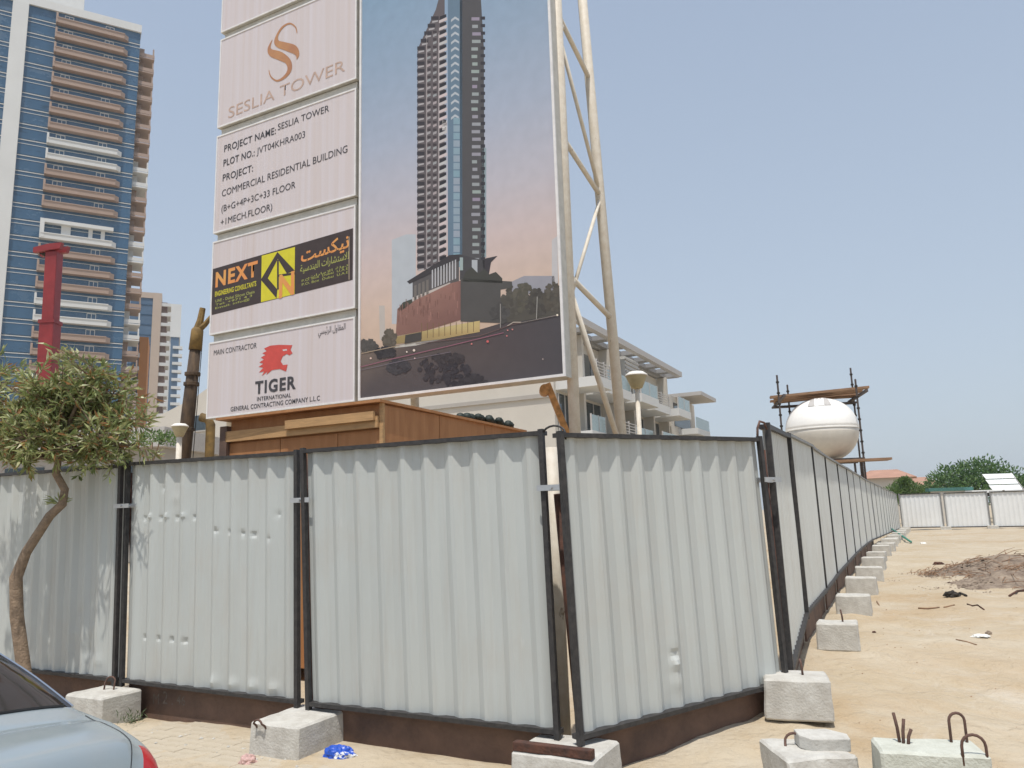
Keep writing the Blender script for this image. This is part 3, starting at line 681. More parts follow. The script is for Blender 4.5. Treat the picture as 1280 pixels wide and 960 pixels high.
def text_mesh(body, bold=0.0):
    c = bpy.data.curves.new('lettering', 'FONT'); c.body = body; c.size = 1; c.offset = bold; c.space_character = 1 + bold * 4.5 * (ord(body[0]) < 2000); c.resolution_u = 3
    o = bpy.data.objects.new('lettering_tmp', c); COL.objects.link(o)
    bpy.context.view_layer.update()
    me = bpy.data.meshes.new_from_object(o); bpy.data.objects.remove(o); bpy.data.curves.remove(c)
    return me
YI = [0]
def letter(body, parent, p0, p1, ph, m, bold=.0, y=-.016):
    """baseline from photo point p0 to p1, capital height ph pixels"""
    x0, za = sg(*p0); x1, zb_ = sg(*p1); _, zh = sg(p0[0], p0[1] - ph)
    me = text_mesh(body, bold)
    if not me.vertices: return
    xs_ = [v.co.x for v in me.vertices]; ys_ = [v.co.y for v in me.vertices]
    sx = (x1 - x0) / (max(xs_) - min(xs_)); sz = (zh - za) / max(ys_)
    mx_ = min(xs_); sh = (zb_ - za) / (x1 - x0); YI[0] += 1
    yy = y - .0004 * (YI[0] % 5)
    for v in me.vertices:
        X = x0 + (v.co.x - mx_) * sx; Z = za + v.co.y * sz + (X - x0) * sh
        v.co = Vector((X, yy, Z))
    me.materials.clear(); me.materials.append(M[m])
    return link('lettering', me, parent)
AR = {'ا': 'FE8D FE8E', 'ل': 'FEDD FEDE FEDF FEE0', 'م': 'FEE1 FEE2 FEE3 FEE4', 'ق': 'FED5 FED6 FED7 FED8', 'و': 'FEED FEEE', 'ر': 'FEAD FEAE', 'ئ': 'FE89 FE8A FE8B FE8C', 'ي': 'FEF1 FEF2 FEF3 FEF4', 'س': 'FEB1 FEB2 FEB3 FEB4', 'ن': 'FEE5 FEE6 FEE7 FEE8', 'ك': 'FED9 FEDA FEDB FEDC', 'ت': 'FE95 FE96 FE97 FE98', 'ش': 'FEB5 FEB6 FEB7 FEB8', 'ه': 'FEE9 FEEA FEEB FEEC', 'د': 'FEA9 FEAA', 'ة': 'FE93 FE94', '\u0001': 'FEFB FEFC'}
def arabic(s):
    out = []
    for w in s.replace('لا', '\u0001').split(' '):
        r_ = ''
        for i, ch in enumerate(w):
            f = AR[ch].split(); prev = i > 0 and len(AR[w[i - 1]].split()) == 4; nxt = i < len(w) - 1 and len(f) == 4
            k = (3 if prev and nxt else 2 if nxt else 1 if prev else 0)
            r_ += chr(int(f[k], 16))
        out.append(r_[::-1])
    return ' '.join(out[::-1])
def flat(parent, name, polys, m, y):
    mb = MB()
    for p in polys:
        q = [sg(*a) for a in p]; v3 = [Vector((x, z, 0)) for x, z in q]
        for t in tessellate_polygon([v3]):
            a, b, c_ = t
            if (v3[b] - v3[a]).cross(v3[c_] - v3[a]).z < 0: a, c_ = c_, a
            mb.add([(q[i][0], y, q[i][1]) for i in (a, b, c_)], [(0, 1, 2)])
    return mb.build(name, M[m], parent, fix=False)
def ribbon(pts, ws):
    out = []; L_ = []; R_ = []
    V = [Vector((*p, 0)) for p in pts]
    for i, p in enumerate(V):
        t = (V[min(i + 1, len(V) - 1)] - V[max(i - 1, 0)]).normalized(); n = Vector((-t.y, t.x, 0)) * ws[i] / 2
        L_.append(p + n); R_.append(p - n)
    for i in range(len(V) - 1): out.append([tuple(q[:2]) for q in (L_[i], L_[i + 1], R_[i + 1], R_[i])])
    return out
def smooth_path(pts, n=6):
    out = []
    for i in range(len(pts) - 1):
        p = [Vector(pts[max(0, i - 1)]), Vector(pts[i]), Vector(pts[i + 1]), Vector(pts[min(len(pts) - 1, i + 2)])]
        for k in range(n):
            t = k / n
            out.append(tuple(.5 * ((2 * p[1]) + (p[2] - p[0]) * t + (2 * p[0] - 5 * p[1] + 4 * p[2] - p[3]) * t * t + (3 * p[1] - p[0] - 3 * p[2] + p[3]) * t ** 3)))
    return out + [tuple(pts[-1])]
# emblem board (zoom coordinates of the emblem: 5.818 per photo pixel, origin 250,0)
def e4(p): return [(250 + x / 5.818, y / 5.818, w / 5.818) for x, y, w in p]
s1 = smooth_path(e4([(710, 245, 5), (698, 200, 9), (655, 174, 12), (600, 205, 14), (563, 270, 18), (568, 318, 46), (625, 340, 58), (685, 362, 62), (712, 400, 30), (708, 435, 3)]))
s2 = smooth_path(e4([(530, 292, 3), (508, 350, 20), (528, 388, 54), (590, 412, 62), (645, 452, 44), (655, 510, 30), (620, 562, 20), (565, 590, 13), (520, 560, 9), (505, 512, 4)]))
flat(n4, 'emblem', ribbon([a[:2] for a in s1], [a[2] for a in s1]) + ribbon([a[:2] for a in s2], [a[2] for a in s2]), 'ink_gold', -.0165)
letter('SESLIA TOWER', n4, (286, 148.5), (432, 89), 13.5, 'ink_rose', -.004)
# project board
T3 = [('PROJECT NAME:', (281, 190.5), (345.5, 167.5), 8.3, .012), ('SESLIA TOWER', (348, 163.5), (412, 139.5), 8.0, 0), ('PLOT NO.:', (280, 208.5), (319, 195), 8.3, .012), ('JVT04KHRA003', (321.5, 193.5), (382, 172), 8, 0), ('PROJECT:', (279, 227), (317, 214.5), 8.3, .012), ('COMMERCIAL RESIDENTIAL BUILDING', (278, 246.5), (435, 190.5), 8.2, 0), ('(B+G+4P+3C+33 FLOOR', (277.5, 265.5), (370, 235), 8, 0), ('+1MECH.FLOOR)', (276.5, 282.5), (341, 262.5), 8, 0)]
for b, p0, p1, h, bo_ in T3: letter(b, n3, p0, p1, h, 'ink_dark', bo_)
# consultant banner
flat(n2, 'banner', [[(265.5, 394), (265.5, 337), (442, 285.5), (441.5, 350)]], 'ink_black', -.0150)
letter('NEXT', n2, (270, 359), (322.5, 344.5), 18, 'ink_orange', .035)
letter('ENGINEERING CONSULTANTS', n2, (269.5, 371), (321, 357.5), 6, 'ink_yellow', .02)
for i, s_ in enumerate(['UAE - Dubai Silicon Oasis', 'Tel: +971 4 3', 'Email: info@']):
    letter(s_, n2, (270, 378.5 + i * 4.2), (319 - i * 3, 366.5 + i * 4.4), 3.6 if i == 0 else 2.6, 'ink_lime', .01)
flat(n2, 'logo_square', [[(327, 378), (328, 320), (369.5, 309), (369, 368)]], 'ink_yellow', -.0170)
def e6(p): return [(250 + x / 6.4, 270 + y / 6.4) for x, y in p]
flat(n2, 'logo_mark', [e6([(492, 512), (625, 290), (765, 440), (700, 462), (628, 345), (548, 500), (625, 590), (618, 660)]), e6([(622, 352), (636, 352), (636, 590), (622, 590)]), e6([(636, 470), (765, 452), (765, 470), (636, 490)])], 'ink_black', -.0185)
letter('N', n2, (349.5, 372.5), (368.5, 367), 28, 'ink_orange', .03, y=-.020)
letter(arabic('نيكست'), n2, (377, 328), (437, 309), 16, 'ink_orange', .02)
letter(arabic('للاستشارات الهندسية'), n2, (376, 341), (437, 323.5), 9, 'ink_lime', .008)
for i in range(3): letter(arabic('دولة الامارات') if i < 1 else 'P.O. Box  Dubai  U.A.E', n2, (378 + (i == 0) * 8, 348.5 + i * 4.6), (436, 332.5 + i * 4.6), 3.0, 'ink_lime', .005)
flat(n2, 'banner_line', [[(436.8, 350), (436.8, 296), (437.4, 296), (437.4, 350)]], 'ink_cream', -.0172)
# contractor board (zoom 4.571, origin 240,380)
def e7(p): return [(240 + x / 4.571, 380 + y / 4.571) for x, y in p]
letter('MAIN CONTRACTOR', n1, (268, 444.5), (321.5, 435), 6.4, 'ink_dark', 0)
letter(arabic('المقاول الرئيسي'), n1, (398.5, 418.5), (432.5, 411.5), 8, 'ink_dark', 0)
flat(n1, 'tiger_head', [e7([(415, 255), (450, 239), (500, 234), (577, 236), (566, 262), (578, 282), (560, 294), (545, 286), (522, 300), (510, 328), (524, 350), (550, 346), (541, 386), (505, 372), (462, 378), (428, 405), (436, 386), (402, 412), (416, 386), (386, 392), (411, 364), (384, 360), (411, 342), (388, 334), (414, 318), (397, 306), (424, 292), (405, 282), (430, 270)])], 'ink_red', -.0165)
flat(n1, 'tiger_eye', [e7([(520, 262), (545, 258), (548, 266), (526, 270)])], 'sign_white', -.0180)
letter('TIGER', n1, (319.5, 492.5), (370.5, 485.5), 15.5, 'ink_dark', .035)
letter('INTERNATIONAL', n1, (322, 501.5), (364.5, 496.5), 5.0, 'ink_dark', .01)
letter('GENERAL CONTRACTING COMPANY L.L.C', n1, (289, 514.5), (400.5, 500.5), 5.6, 'ink_dark', .012)
# poles and bracing
def bpole(p, q, r_, name='pole'): MB().tube([p, q], r_, 14).build(name, M['pole_white'], bb, smooth=True)
def lb(px, py, Y):
    P = at(px, py, Y); d_ = P - SG; return (d_.dot(U), d_.dot(A), P.z)
x0, y0, _ = lb(719, 530, 11.25)
bpole((x0 - .01, y0, .15), (x0 + .0, y0, TOP), .085)
rb = lb(776, 533, 12.6); rt = lb(728, 0, 12.6)
dx = (rt[0] - rb[0]) / (rt[2] - rb[2]); dy = (rt[1] - rb[1]) / (rt[2] - rb[2])
rear = lambda z: (rb[0] + dx * (z - rb[2]), rb[1] + dy * (z - rb[2]), z)
front = lambda z: (x0, y0, z)
bpole(rear(.15), rear(TOP), .085, 'rear_pole')
for (za, zb_, w) in ((9.72, 9.35, .04), (9.4, 7.2, .032), (7.55, 7.15, .042), (7.1, 4.9, .03), (5.1, 2.6, .045), (5.3, 4.95, .045), (10.3, 12.4, .032), (12.3, 12.0, .04)):
    bpole(front(za), rear(zb_), w, 'brace') if (za, zb_) not in ((7.1, 4.9),) else bpole(rear(7.1), front(4.9), w, 'brace')
for x in (-3.8, -5.6, -7.2):
    bpole((x, .40, .15), (x, .40, TOP), .08)
    bpole((x, 1.8, .15), (x, 1.2, TOP), .08, 'rear_pole')
    for z in (3.2, 5.5, 8, 10.5): bpole((x, .4, z), (x, 1.6, z - .3), .04, 'brace')
bpole((-7.3, .36, 5.2), (.05, .36, 5.2), .05, 'cross_bar'); bpole((-7.3, .36, 9.5), (.05, .36, 9.5), .05, 'cross_bar')

# chalk scrawl on the board under the dented panel
mat('chalk', (.15, .125, .105), .9, var=.5, scale=40)
for body, x0_, z_, h_ in (('M', .36, .09, .09), ('2 .', .50, .10, .11), ('46', .70, .11, .085)):
    me = text_mesh(body); hy = max(v.co.y for v in me.vertices)
    for v in me.vertices: v.co = Vector((x0_ + v.co.x / hy * h_, .064, z_ + v.co.y / hy * h_))
    me.materials.clear(); me.materials.append(M['chalk']); link('lettering', me, kb)

# ------------------------------------------------------------ plywood shed below the billboard
sc = at(477, 501, 8.5); SH = Vector((sc.x, sc.y, 0)); hz = sc.z
sh = thing('site_shed', SH, GR, 'brown plywood site shed with flat roof below the billboard', 'shed')
LW, DW = 2.35, 3.4
MB().box(-LW, 0, .02, DW, .1, hz - .03).build('shed_core', M['shed_ply'], sh)
xe = [-LW, -1.5, -.62, 0]
for a, b in zip(xe, xe[1:]): MB().box(a + .006, b - .006, 0, .018, .1, hz - .32).build('plywood_panel', M['shed_ply'], sh)
ye = [0.02, 1.15, 2.3, DW]
for a, b in zip(ye, ye[1:]): MB().box(.002, .02, a + .006, b - .006, .1, hz - .05).build('plywood_panel', M['shed_ply'], sh)
MB().box(-LW - .02, -.02, -.05, -.002, hz - .30, hz - .17).build('batten', M['timber'], sh)
MB().box(-LW + 1.0, -.05, -.09, -.052, hz - .22, hz - .12).build('batten', M['timber'], sh)
MB().box(-.015, .03, -.02, .02, .1, hz - .02).build('corner_strip', M['timber'], sh)
MB().hexa([(-LW - .1, -.14, hz - .03), (.05, -.10, hz - .025), (.07, DW + .1, hz - .07), (-LW - .1, DW + .1, hz - .07), (-LW - .1, -.14, hz - .0), (.05, -.10, hz + .005), (.07, DW + .1, hz - .04), (-LW - .1, DW + .1, hz - .04)]).build('roof_sheet', M['shed_ply'], sh)
MB().box(-LW - .12, -LW, -.05, 1.2, .1, hz - .1).build('side_frame', M['plywood_dark'], sh)
tp = MB()
for k in range(16):
    q = Vector((-.10 + .05 * math.sin(k * 2), 1.85 + k * .10, hz + .0 + .04 * math.sin(k * .2)))
    tp.lathe([(.01, -.05), (.06 + .015 * math.sin(k * 3), -.02), (.07, .02), (.04, .06), (.005, .07)], q, 9)
to = tp.build('tarpaulin_roll', M['tarp_black'], smooth=True); to.location = SH; to.rotation_euler = (0, 0, GR)
tag(to, 'lumpy black tarpaulin roll lying along the shed roof edge', 'tarpaulin')

# ------------------------------------------------------------ buildings
# blue glass tower on the left
TD = R(30); TX = Vector((math.cos(TD), math.sin(TD), 0)); TN = Vector((-math.sin(TD), math.cos(TD), 0))
TC = at(176, 40, 165); TZ = TC.z
tw = thing('glass_tower', (TC.x, TC.y, 0), TD, 'tall blue glass tower with brown and white balconies on the left', 'tower')
FH = 3.62
MB().box(-60, 0, .3, 26, 0, TZ - .4).build('tower_core', M['tower_blue'], tw)
MB().box(-60, .15, -.5, 26, TZ - .4, TZ + 1.5).build('parapet', M['tower_white'], tw)
MB().box(-40, -12, 3, 18, TZ + 1.5, TZ + 7).build('plant_room', M['tower_white'], tw)
for x0_, x1_ in ((-25.4, -22.4), (-46, -43)): MB().box(x0_, x1_, -.7, .3, 0, TZ - .4).build('column', M['tower_white'], tw)
meg = MB().box(-60, -.02, 0, .3, -FH + .25, -.12).build('glass_band', M['tower_blue'], tw).data
mel = MB().box(-60, .04, -.10, .3, -.10, .06).box(-60, .04, -.08, .3, -.95, -.85).build('floor_line', M['tower_white'], tw).data
bal = MB().box(-16.9, -3.4, -1.5, .0, -.25, .95).hexa([(-3.4, -1.5, -.25), (-2.5, -.6, -.25), (-2.5, 0, -.25), (-3.4, 0, -.25), (-3.4, -1.5, .95), (-2.5, -.6, .95), (-2.5, 0, .95), (-3.4, 0, .95)])
b_br = bal.build('balcony', M['tower_brown'], tw).data
b_wh = bal.build('balcony', M['tower_white'], tw).data
lip = MB().box(-16.9, -3.3, -1.62, -1.5, .85, 1.05).box(-17.1, -16.7, -1.55, 0, -.25, 2.1); lipb = lip.build('balcony_rail', M['tower_brown'], tw).data; lipw = lip.build('balcony_rail', M['tower_white'], tw).data
wf = MB()
for z_ in ((.95, 2.9),):
    for (a, b) in ((-.9, -.78), (.78, .9)): wf.box(a, b, -.12, .02, 1.0, 2.6)
    wf.box(-.9, .9, -.12, .02, 2.48, 2.6).box(-.06, .06, -.12, .02, 1, 2.5)
wfd = wf.build('door_frame', M['tower_white'], tw).data
sb = MB().box(0, 3.3, 1.0, 7.5, -.28, .0).box(0, 3.3, 1.0, 1.12, .12, .95).box(3.18, 3.3, 1.15, 7.5, 0, 1.0).box(2.9, 3.2, 1.2, 1.5, .95, 2.6).box(0, 1.2, 3.2, 3.5, 0, 3.3)
sbb = sb.build('side_balcony', M['tower_brown'], tw).data; sbw = sb.build('side_balcony', M['tower_white'], tw).data
for o in [o for o in tw.children if o.name.split('.')[0] in ('glass_band', 'floor_line', 'balcony', 'balcony_rail', 'door_frame', 'side_balcony')]: bpy.data.objects.remove(o)
white = {8, 9, 13, 14, 18, 19, 24, 25}
ztop = TZ - 3.4
for i in range(30):
    z = ztop - i * FH
    o = link('glass_band', meg, tw); o.location.z = z + FH
    o = link('floor_line', mel, tw); o.location.z = z
    if i == 13: pass
    else:
        o = link('balcony', b_wh if i in white else b_br, tw); o.location.z = z
        o = link('balcony_rail', lipw if i in white else lipb, tw); o.location.z = z
    for x in (-14.6, -6.4):
        if i not in (13, 14): o = link('door_frame', wfd, tw); o.location = (x, 0, z)
    o = link('side_balcony', sbw if i in white else sbb, tw); o.location.z = z - FH * .6
z = ztop - 13 * FH
fr = MB().box(-17.1, -3.2, -1.5, 0, z - .25, z + .55).box(-17.1, -16.3, -1.55, 0, z - FH, z - .25)
for x in (-13.2, -8.0, -5.6): fr.box(x, x + (1.8 if x < -13 else .8), -.5, .2, z - FH + .9, z - .25)
fr.build('loggia_frame', M['tower_white'], tw)

# towers far behind
def far_tower(px0, px1, pytop, Y, label, parts, rz=R(24)):
    a = at(px0, pytop, Y); b = at(px1, pytop, Y); w = b.x - a.x
    t = thing('far_tower', (a.x, a.y, 0), rz, label, 'tower', 'towers far behind on the left')
    parts(t, w, a.z); return t
def ft1(t, w, h):
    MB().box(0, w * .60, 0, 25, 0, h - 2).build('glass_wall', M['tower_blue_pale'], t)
    MB().box(w * .60, w * .84, -.5, 25, 0, h).build('stone_fin', M['tower_beige'], t)
    MB().box(w * .84, w, .6, 25, 0, h - 3).build('side_wall', M['tower_soffit'], t)
    MB().box(-.2, w * .60, -.3, 25.2, h - 2, h).build('parapet', M['tower_beige'], t)
    for i in range(int(h / 3.6)): MB().box(w * .84, w + 1.2, -.3, 8, i * 3.6, i * 3.6 + 1.1).build('balcony', M['tower_white'], t)
    for i in range(int(h / 3.6)): MB().box(0, w * .6, -.15, 0, i * 3.6, i * 3.6 + .25).build('floor_line', M['tower_blue'], t)
far_tower(164, 206, 364, 260, 'distant blue glass tower with a beige fin beside the big blue tower', ft1)
def ft2(t, w, h):
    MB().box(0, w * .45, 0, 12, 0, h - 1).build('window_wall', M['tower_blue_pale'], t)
    MB().box(w * .45, w, -.6, 12, 0, h).build('orange_wall', M['tower_orange'], t)
    MB().box(-.3, w * .45, -.4, 12, h - 1, h).build('parapet', M['tower_orange'], t)
    for i in range(int(h / 3.4)): MB().box(-2.2, w * .5, -1.4, 0, i * 3.4, i * 3.4 + 1).build('balcony', M['tower_white'], t)
far_tower(166, 184, 421, 190, 'orange apartment block with white balconies beside the big blue tower', ft2)
def ft3(t, w, h):
    MB().box(0, w * .45, 0, 20, 0, h).build('white_wall', M['tower_white'], t)
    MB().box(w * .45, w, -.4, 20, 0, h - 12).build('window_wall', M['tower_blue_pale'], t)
    MB().box(w * .30, w + .4, -.8, 20, h - 12, h + 3).build('crown_block', M['tower_white'], t)
    for i in range(int((h - 13) / 3.6)): MB().box(w * .6, w + 1.5, -1.4, 2, i * 3.6, i * 3.6 + 1.2).build('balcony', M['tower_white'], t)
far_tower(207, 224, 388, 330, 'slim white distant tower left of the rusty mast', ft3)

# cream apartment house behind the billboard
AP = atz(725, 395, 14.4); APO = Vector((AP.x, AP.y, 0))
ap = thing('apartment_house', APO, GR, 'cream apartment house with sloping-looking long roof and balconies behind the billboard', 'building')
ap['label'] = 'cream apartment house with flat overhanging roof and balconies behind the billboard'
def bp_(px, py, k=0):           # point on the facade plane, local (y,z)
    P = onplane(px, py, APO + U * k, U); d_ = P - APO; return d_.dot(A), P.z
FX = -2.2; LN = 24.0
MB().prism([(-42, 0), (FX, 0), (FX, 13.9), (-33, 13.9), (-36, 12.6), (-42, 11.0)], 'y', .3, LN).build('wall', M['cream_wall'], ap)
MB().box(-32.5, FX + .02, .16, .3, 9.35, 9.62).build('string_course', M['cream_trim'], ap)
MB().box(-32.5, FX + .02, .20, .3, 5.1, 5.3).build('string_course', M['cream_trim'], ap)
for (x, z) in ((-35.3, 9.7), (-35.3, 7.8), (-35.3, 5.2), (-39.6, 7.8), (-39.6, 5.2)): 
    o = MB().box(x - .8, x + .8, .24, .32, z, z + 1.3).build('window', M['glass_dark'], ap)
    MB().box(x - .9, x + .9, .20, .3, z - .12, z - .002).build('sill', M['cream_trim'], o)
# roof: edge beam plus cross ribs so the sky shows through the pergola openings
rf = MB().box(-33, FX + .3, -.4, LN, 14.0, 14.4).build('roof', M['roof_line'], ap)
MB().box(-.45, 0, -.4, LN + .5, 14.0, 14.45).build('edge_beam', M['roof_line'], rf)
MB().box(FX + .3, -1.5, -.4, LN + .5, 14.02, 14.38).build('inner_slab', M['roof_grey'], rf)
for k in range(9):
    y = -.4 + k * (LN + .9) / 8 - (.35 if k == 8 else 0); MB().box(-1.5, -.45, y, y + .9, 14.05, 14.4).build('roof_rib', M['roof_grey'], rf)
MB().box(-9, -4, 1.5, 9, 14.4, 16.6).build('roof_room', M['cream_wall'], ap)
MB().box(-3.6, -2.4, .6, 3.4, 14.4, 16.2).build('stair_head', M['cream_wall'], ap)
bays = [(0.3, 3.6), (3.6, 9.2), (9.2, 14.2), (14.2, 19.4), (19.4, LN)]
for bi, (a, b) in enumerate(bays):
    MB().box(FX, FX + (.9 if bi != 1 else 1.5), b - .35, b, 0, 13.98 if bi != 3 else 11.5).build('fin_wall', M['cream_wall'], ap)
    for fl_ in range(4):
        z = fl_ * 3.5 - .1
        gl = MB().box(FX, FX + .06, a + .5, b - .75, z + .25, z + 2.75).build('window', M['glass_dark'], ap)
        n = 3 if b - a > 4 else 2
        for k in range(n + 1):
            y = a + .5 + (b - a - 1.25) * k / n; MB().box(FX + .05, FX + .12, y - .05, y + .05, z + .25, z + 2.75).build('mullion', M['roof_line'], gl)
        if fl_ == 0: continue
        ext = .9 if (bi + fl_) % 2 else 0.35
        sl2 = MB().box(FX + .002, ext - .1, a + .3, b - .36, z - .55, z + .1).build('balcony', M['tower_white'], ap)
        if (bi + fl_) % 3 == 0:
            for k in range(5): MB().bar((ext - .2, a + .35, z + .25 + k * .2), (ext - .2, b - .4, z + .25 + k * .2), .05).build('rail_bar', M['roof_line'], sl2)
        else: MB().box(ext - .2, ext - .16, a + .4, b - .4, z + .12, z + 1.15).build('glass_rail', M['glass_rail'], sl2)
        for y in (a + .35, (a + b) / 2, b - .42): MB().box(ext - .24, ext - .14, y, y + .06, z + .1, z + 1.2).build('rail_post', M['roof_line'], sl2)
MB().box(FX + .1, -.6, 10.2, 13.4, 11.9, 13.6).build('vent_box', M['tower_white'], ap)
for k in range(5): MB().box(-.62, -.5, 10.2, 13.4, 12.0 + k * .32, 12.14 + k * .32).build('louvre', M['roof_line'], ap)
# lower wing
wg = MB().box(-14, -1.2, LN + .02, LN + 9, 0, 12.4).build('wing_wall', M['cream_wall'], ap)
MB().box(-14, 1.3, LN + 2.0, LN + 8, 12.4, 12.75).build('wing_roof', M['roof_line'], wg)
for fl_ in (1, 2, 3):
    z = fl_ * 3.3 - .6
    w_ = MB().box(-1.2, -1.14, LN + 1.2, LN + 6.8, z + .3, z + 2.5).build('window', M['glass_dark'], ap)
    bw = MB().box(-1.2, .6, LN + 2.5, LN + 7.5, z - .45, z + .1).build('balcony', M['tower_white'], ap)
    MB().box(.5, .55, LN + 2.5, LN + 7.5, z + .1, z + 1.15).build('glass_rail', M['glass_rail'], bw)

# grey low hall and cream wall at the left, behind the fence
q = at(110, 537, 40)
lh = thing('low_hall', (q.x, q.y, 0), R(-6), 'low grey flat-roofed hall behind the tree on the left', 'building')
zt_ = at(150, 538, 40).z
MB().box(-6, 4.2, 0, 8, 0, zt_ - 1.0).build('wall', M['cream_trim'], lh)
MB().box(-6.5, 4.6, -.6, 8.5, zt_ - 1.0, zt_).build('roof_fascia', M['roof_line'], lh)
for x in (-4.5, -1.5, 1.4): MB().box(x, x + 2.2, -.05, 0, 1.0, zt_ - 1.8).build('window', M['glass_dark'], lh)
# red roofed houses far right
def house(px, py, Y, w, d_, wallh, roofh, label):
    P = at(px, py, Y); zt = P.z
    t = thing('house', (P.x, P.y, 0), GR, label, 'house', 'red roofed houses beyond the far fence')
    we = zt - roofh
    MB().box(-w / 2, w / 2, 0, d_, 0, we).build('wall', M['cream_wall'], t)
    r_ = MB(); o = .5
    r_.add([(-w / 2 - o, -o, we), (w / 2 + o, -o, we), (w / 2 + o, d_ + o, we), (-w / 2 - o, d_ + o, we), (-w / 4, d_ / 2, zt), (w / 4, d_ / 2, zt)], [(0, 1, 5, 4), (1, 2, 5), (2, 3, 4, 5), (3, 0, 4), (3, 2, 1, 0)])
    r_.build('roof', M['terracotta'], t)
    for k in (-1, 1): MB().box(k * w * .25 - .6, k * w * .25 + .6, -.05, .0, we - 2, we - .7).build('window', M['glass_dark'], t)
house(1103, 586, 85, 5.5, 6, 4, 1.0, 'cream house with red hipped roof above the end of the sand fence')
house(1138, 596, 95, 6.5, 6, 4, 1.1, 'lower red roofed house right of the round bush')
house(1155, 606, 100, 5.0, 5, 3, 1.0, 'small red roofed house just left of the big dark tree')
# garden wall, long roof and louvred panel beyond the far fence
P = at(1165, 611, 58); P2 = at(1214, 611, 58)
gw = thing('garden_wall', (P.x, P.y, 0), 0, 'cream garden wall with green coping behind the far fence', 'wall')
MB().box(0, P2.x - P.x, 0, .3, 0, P.z - .2).build('wall_body', M['cream_wall'], gw); MB().box(-.3, P2.x - P.x + .1, -.12, .42, P.z - .2, P.z + .05).build('coping', M['green_edge'], gw)
P = at(1215, 613, 57); P2 = at(1290, 611, 57)
cp = thing('carport', (P.x, P.y, 0), 0, 'long flat carport roof with pale edge right of the garden wall', 'carport')
MB().box(0, 7, 0, 4, P.z - .2, P.z).build('roof', M['louvre_white'], cp); MB().box(0, 7, .1, .25, P.z - .45, P.z - .202).build('beam', M['scrap_dark'], cp)
for x in (.2, 3.4, 6.7): MB().box(x, x + .14, .3, .44, 0, P.z - .2).build('post', M['roof_grey'], cp)
P = at(1241, 613, 54); P2 = at(1276, 590, 54)
lv = thing('louvred_panel', (P.x, P.y, P.z - 2.6), 0, 'white tilted louvred panel rising above the carport roof', 'panel')
hh = P2.z - P.z; ww = P2.x - P.x
for k in range(3): MB().hexa([(-.1 * k * 0, .3 * k, 2.6 + hh * k / 3 + .02), (ww, .3 * k, 2.6 + hh * k / 3 + .02), (ww, .3 * k + .04, 2.6 + hh * k / 3 + .02), (0, .3 * k + .04, 2.6 + hh * k / 3 + .02), (-.08, .3 * k + .25, 2.6 + hh * (k + 1) / 3 - .04), (ww - .08, .3 * k + .25, 2.6 + hh * (k + 1) / 3 - .04), (ww - .08, .3 * k + .29, 2.6 + hh * (k + 1) / 3 - .04), (-.08, .3 * k + .29, 2.6 + hh * (k + 1) / 3 - .04)]).build('slat', M['louvre_white'], lv)
MB().bar((ww, -.02, 2.6), (ww - .1, .95, 2.6 + hh), .08).build('side_rail', M['roof_grey'], lv); MB().bar((ww / 2, .5, -P.z + 2.6), (ww / 2, .5, 2.6 + hh * .5), .1).build('support', M['roof_grey'], lv)

# ------------------------------------------------------------ trees
def leaf_mesh(mb, pos, d_, size, wid, col, rnd):
    d_ = d_.normalized(); s_ = d_.cross(Vector((rnd.uniform(-1, 1), rnd.uniform(-1, 1), rnd.uniform(-1, 1))))
    if s_.length < .01: return
    s_.normalize(); n = s_.cross(d_) * size * .12
    mb.add([pos, pos + d_ * size * .5 + s_ * wid / 2 + n, pos + d_ * size, pos + d_ * size * .5 - s_ * wid / 2 + n], [(0, 1, 2, 3)], col)
rnd = random.Random(11)
tY = 7.62
base = at(32, 850, tY)
tree = thing('street_tree', (base.x, base.y, 0), 0, 'slender leaning tree with narrow grey-green leaves in front of the fence', 'tree')
def tl(px, py, dy=0): P = at(px, py, tY + dy); return Vector((P.x - base.x, P.y - base.y, P.z))
trunk = [Vector((.10, -.02, -.05)), Vector((.06, 0, .12)), tl(31, 845), tl(21, 770), tl(20, 722), tl(33, 690), tl(62, 645), tl(78, 630), tl(81, 612), tl(70, 592), tl(73, 575), tl(80, 545)]
tm = MB().tube(trunk, [.082, .07, .062, .06, .058, .046, .043, .042, .037, .036, .031, .026], 12)
limbs = []
ends = [(20, 520, .1), (45, 480, -.2), (80, 470, .05), (115, 460, -.1), (150, 490, .15), (165, 525, -.1), (125, 545, -.2), (10, 560, -.15), (-40, 500, .1), (-60, 540, -.1), (60, 540, -.3), (110, 500, .3), (-20, 470, .2), (170, 555, .05), (30, 545, -.3)]
for (px, py, dy) in ends:
    a = trunk[-1] if py < 530 else trunk[-2]; b = tl(px, py, dy); mid = (a + b) / 2 + Vector((rnd.uniform(-.06, .06), rnd.uniform(-.06, .06), rnd.uniform(-.02, .1)))
    pts = [a, mid, b]; tm.tube(pts, [.026, .016, .008], 6); limbs.append(pts)
lv_ = MB(); greens = [s255(134, 144, 92, 1.15), s255(158, 162, 112, 1.15), s255(116, 130, 80, 1.05), s255(182, 182, 140, 1.15), s255(152, 144, 92, 1.1), s255(168, 144, 104, .95)]
twig = MB()
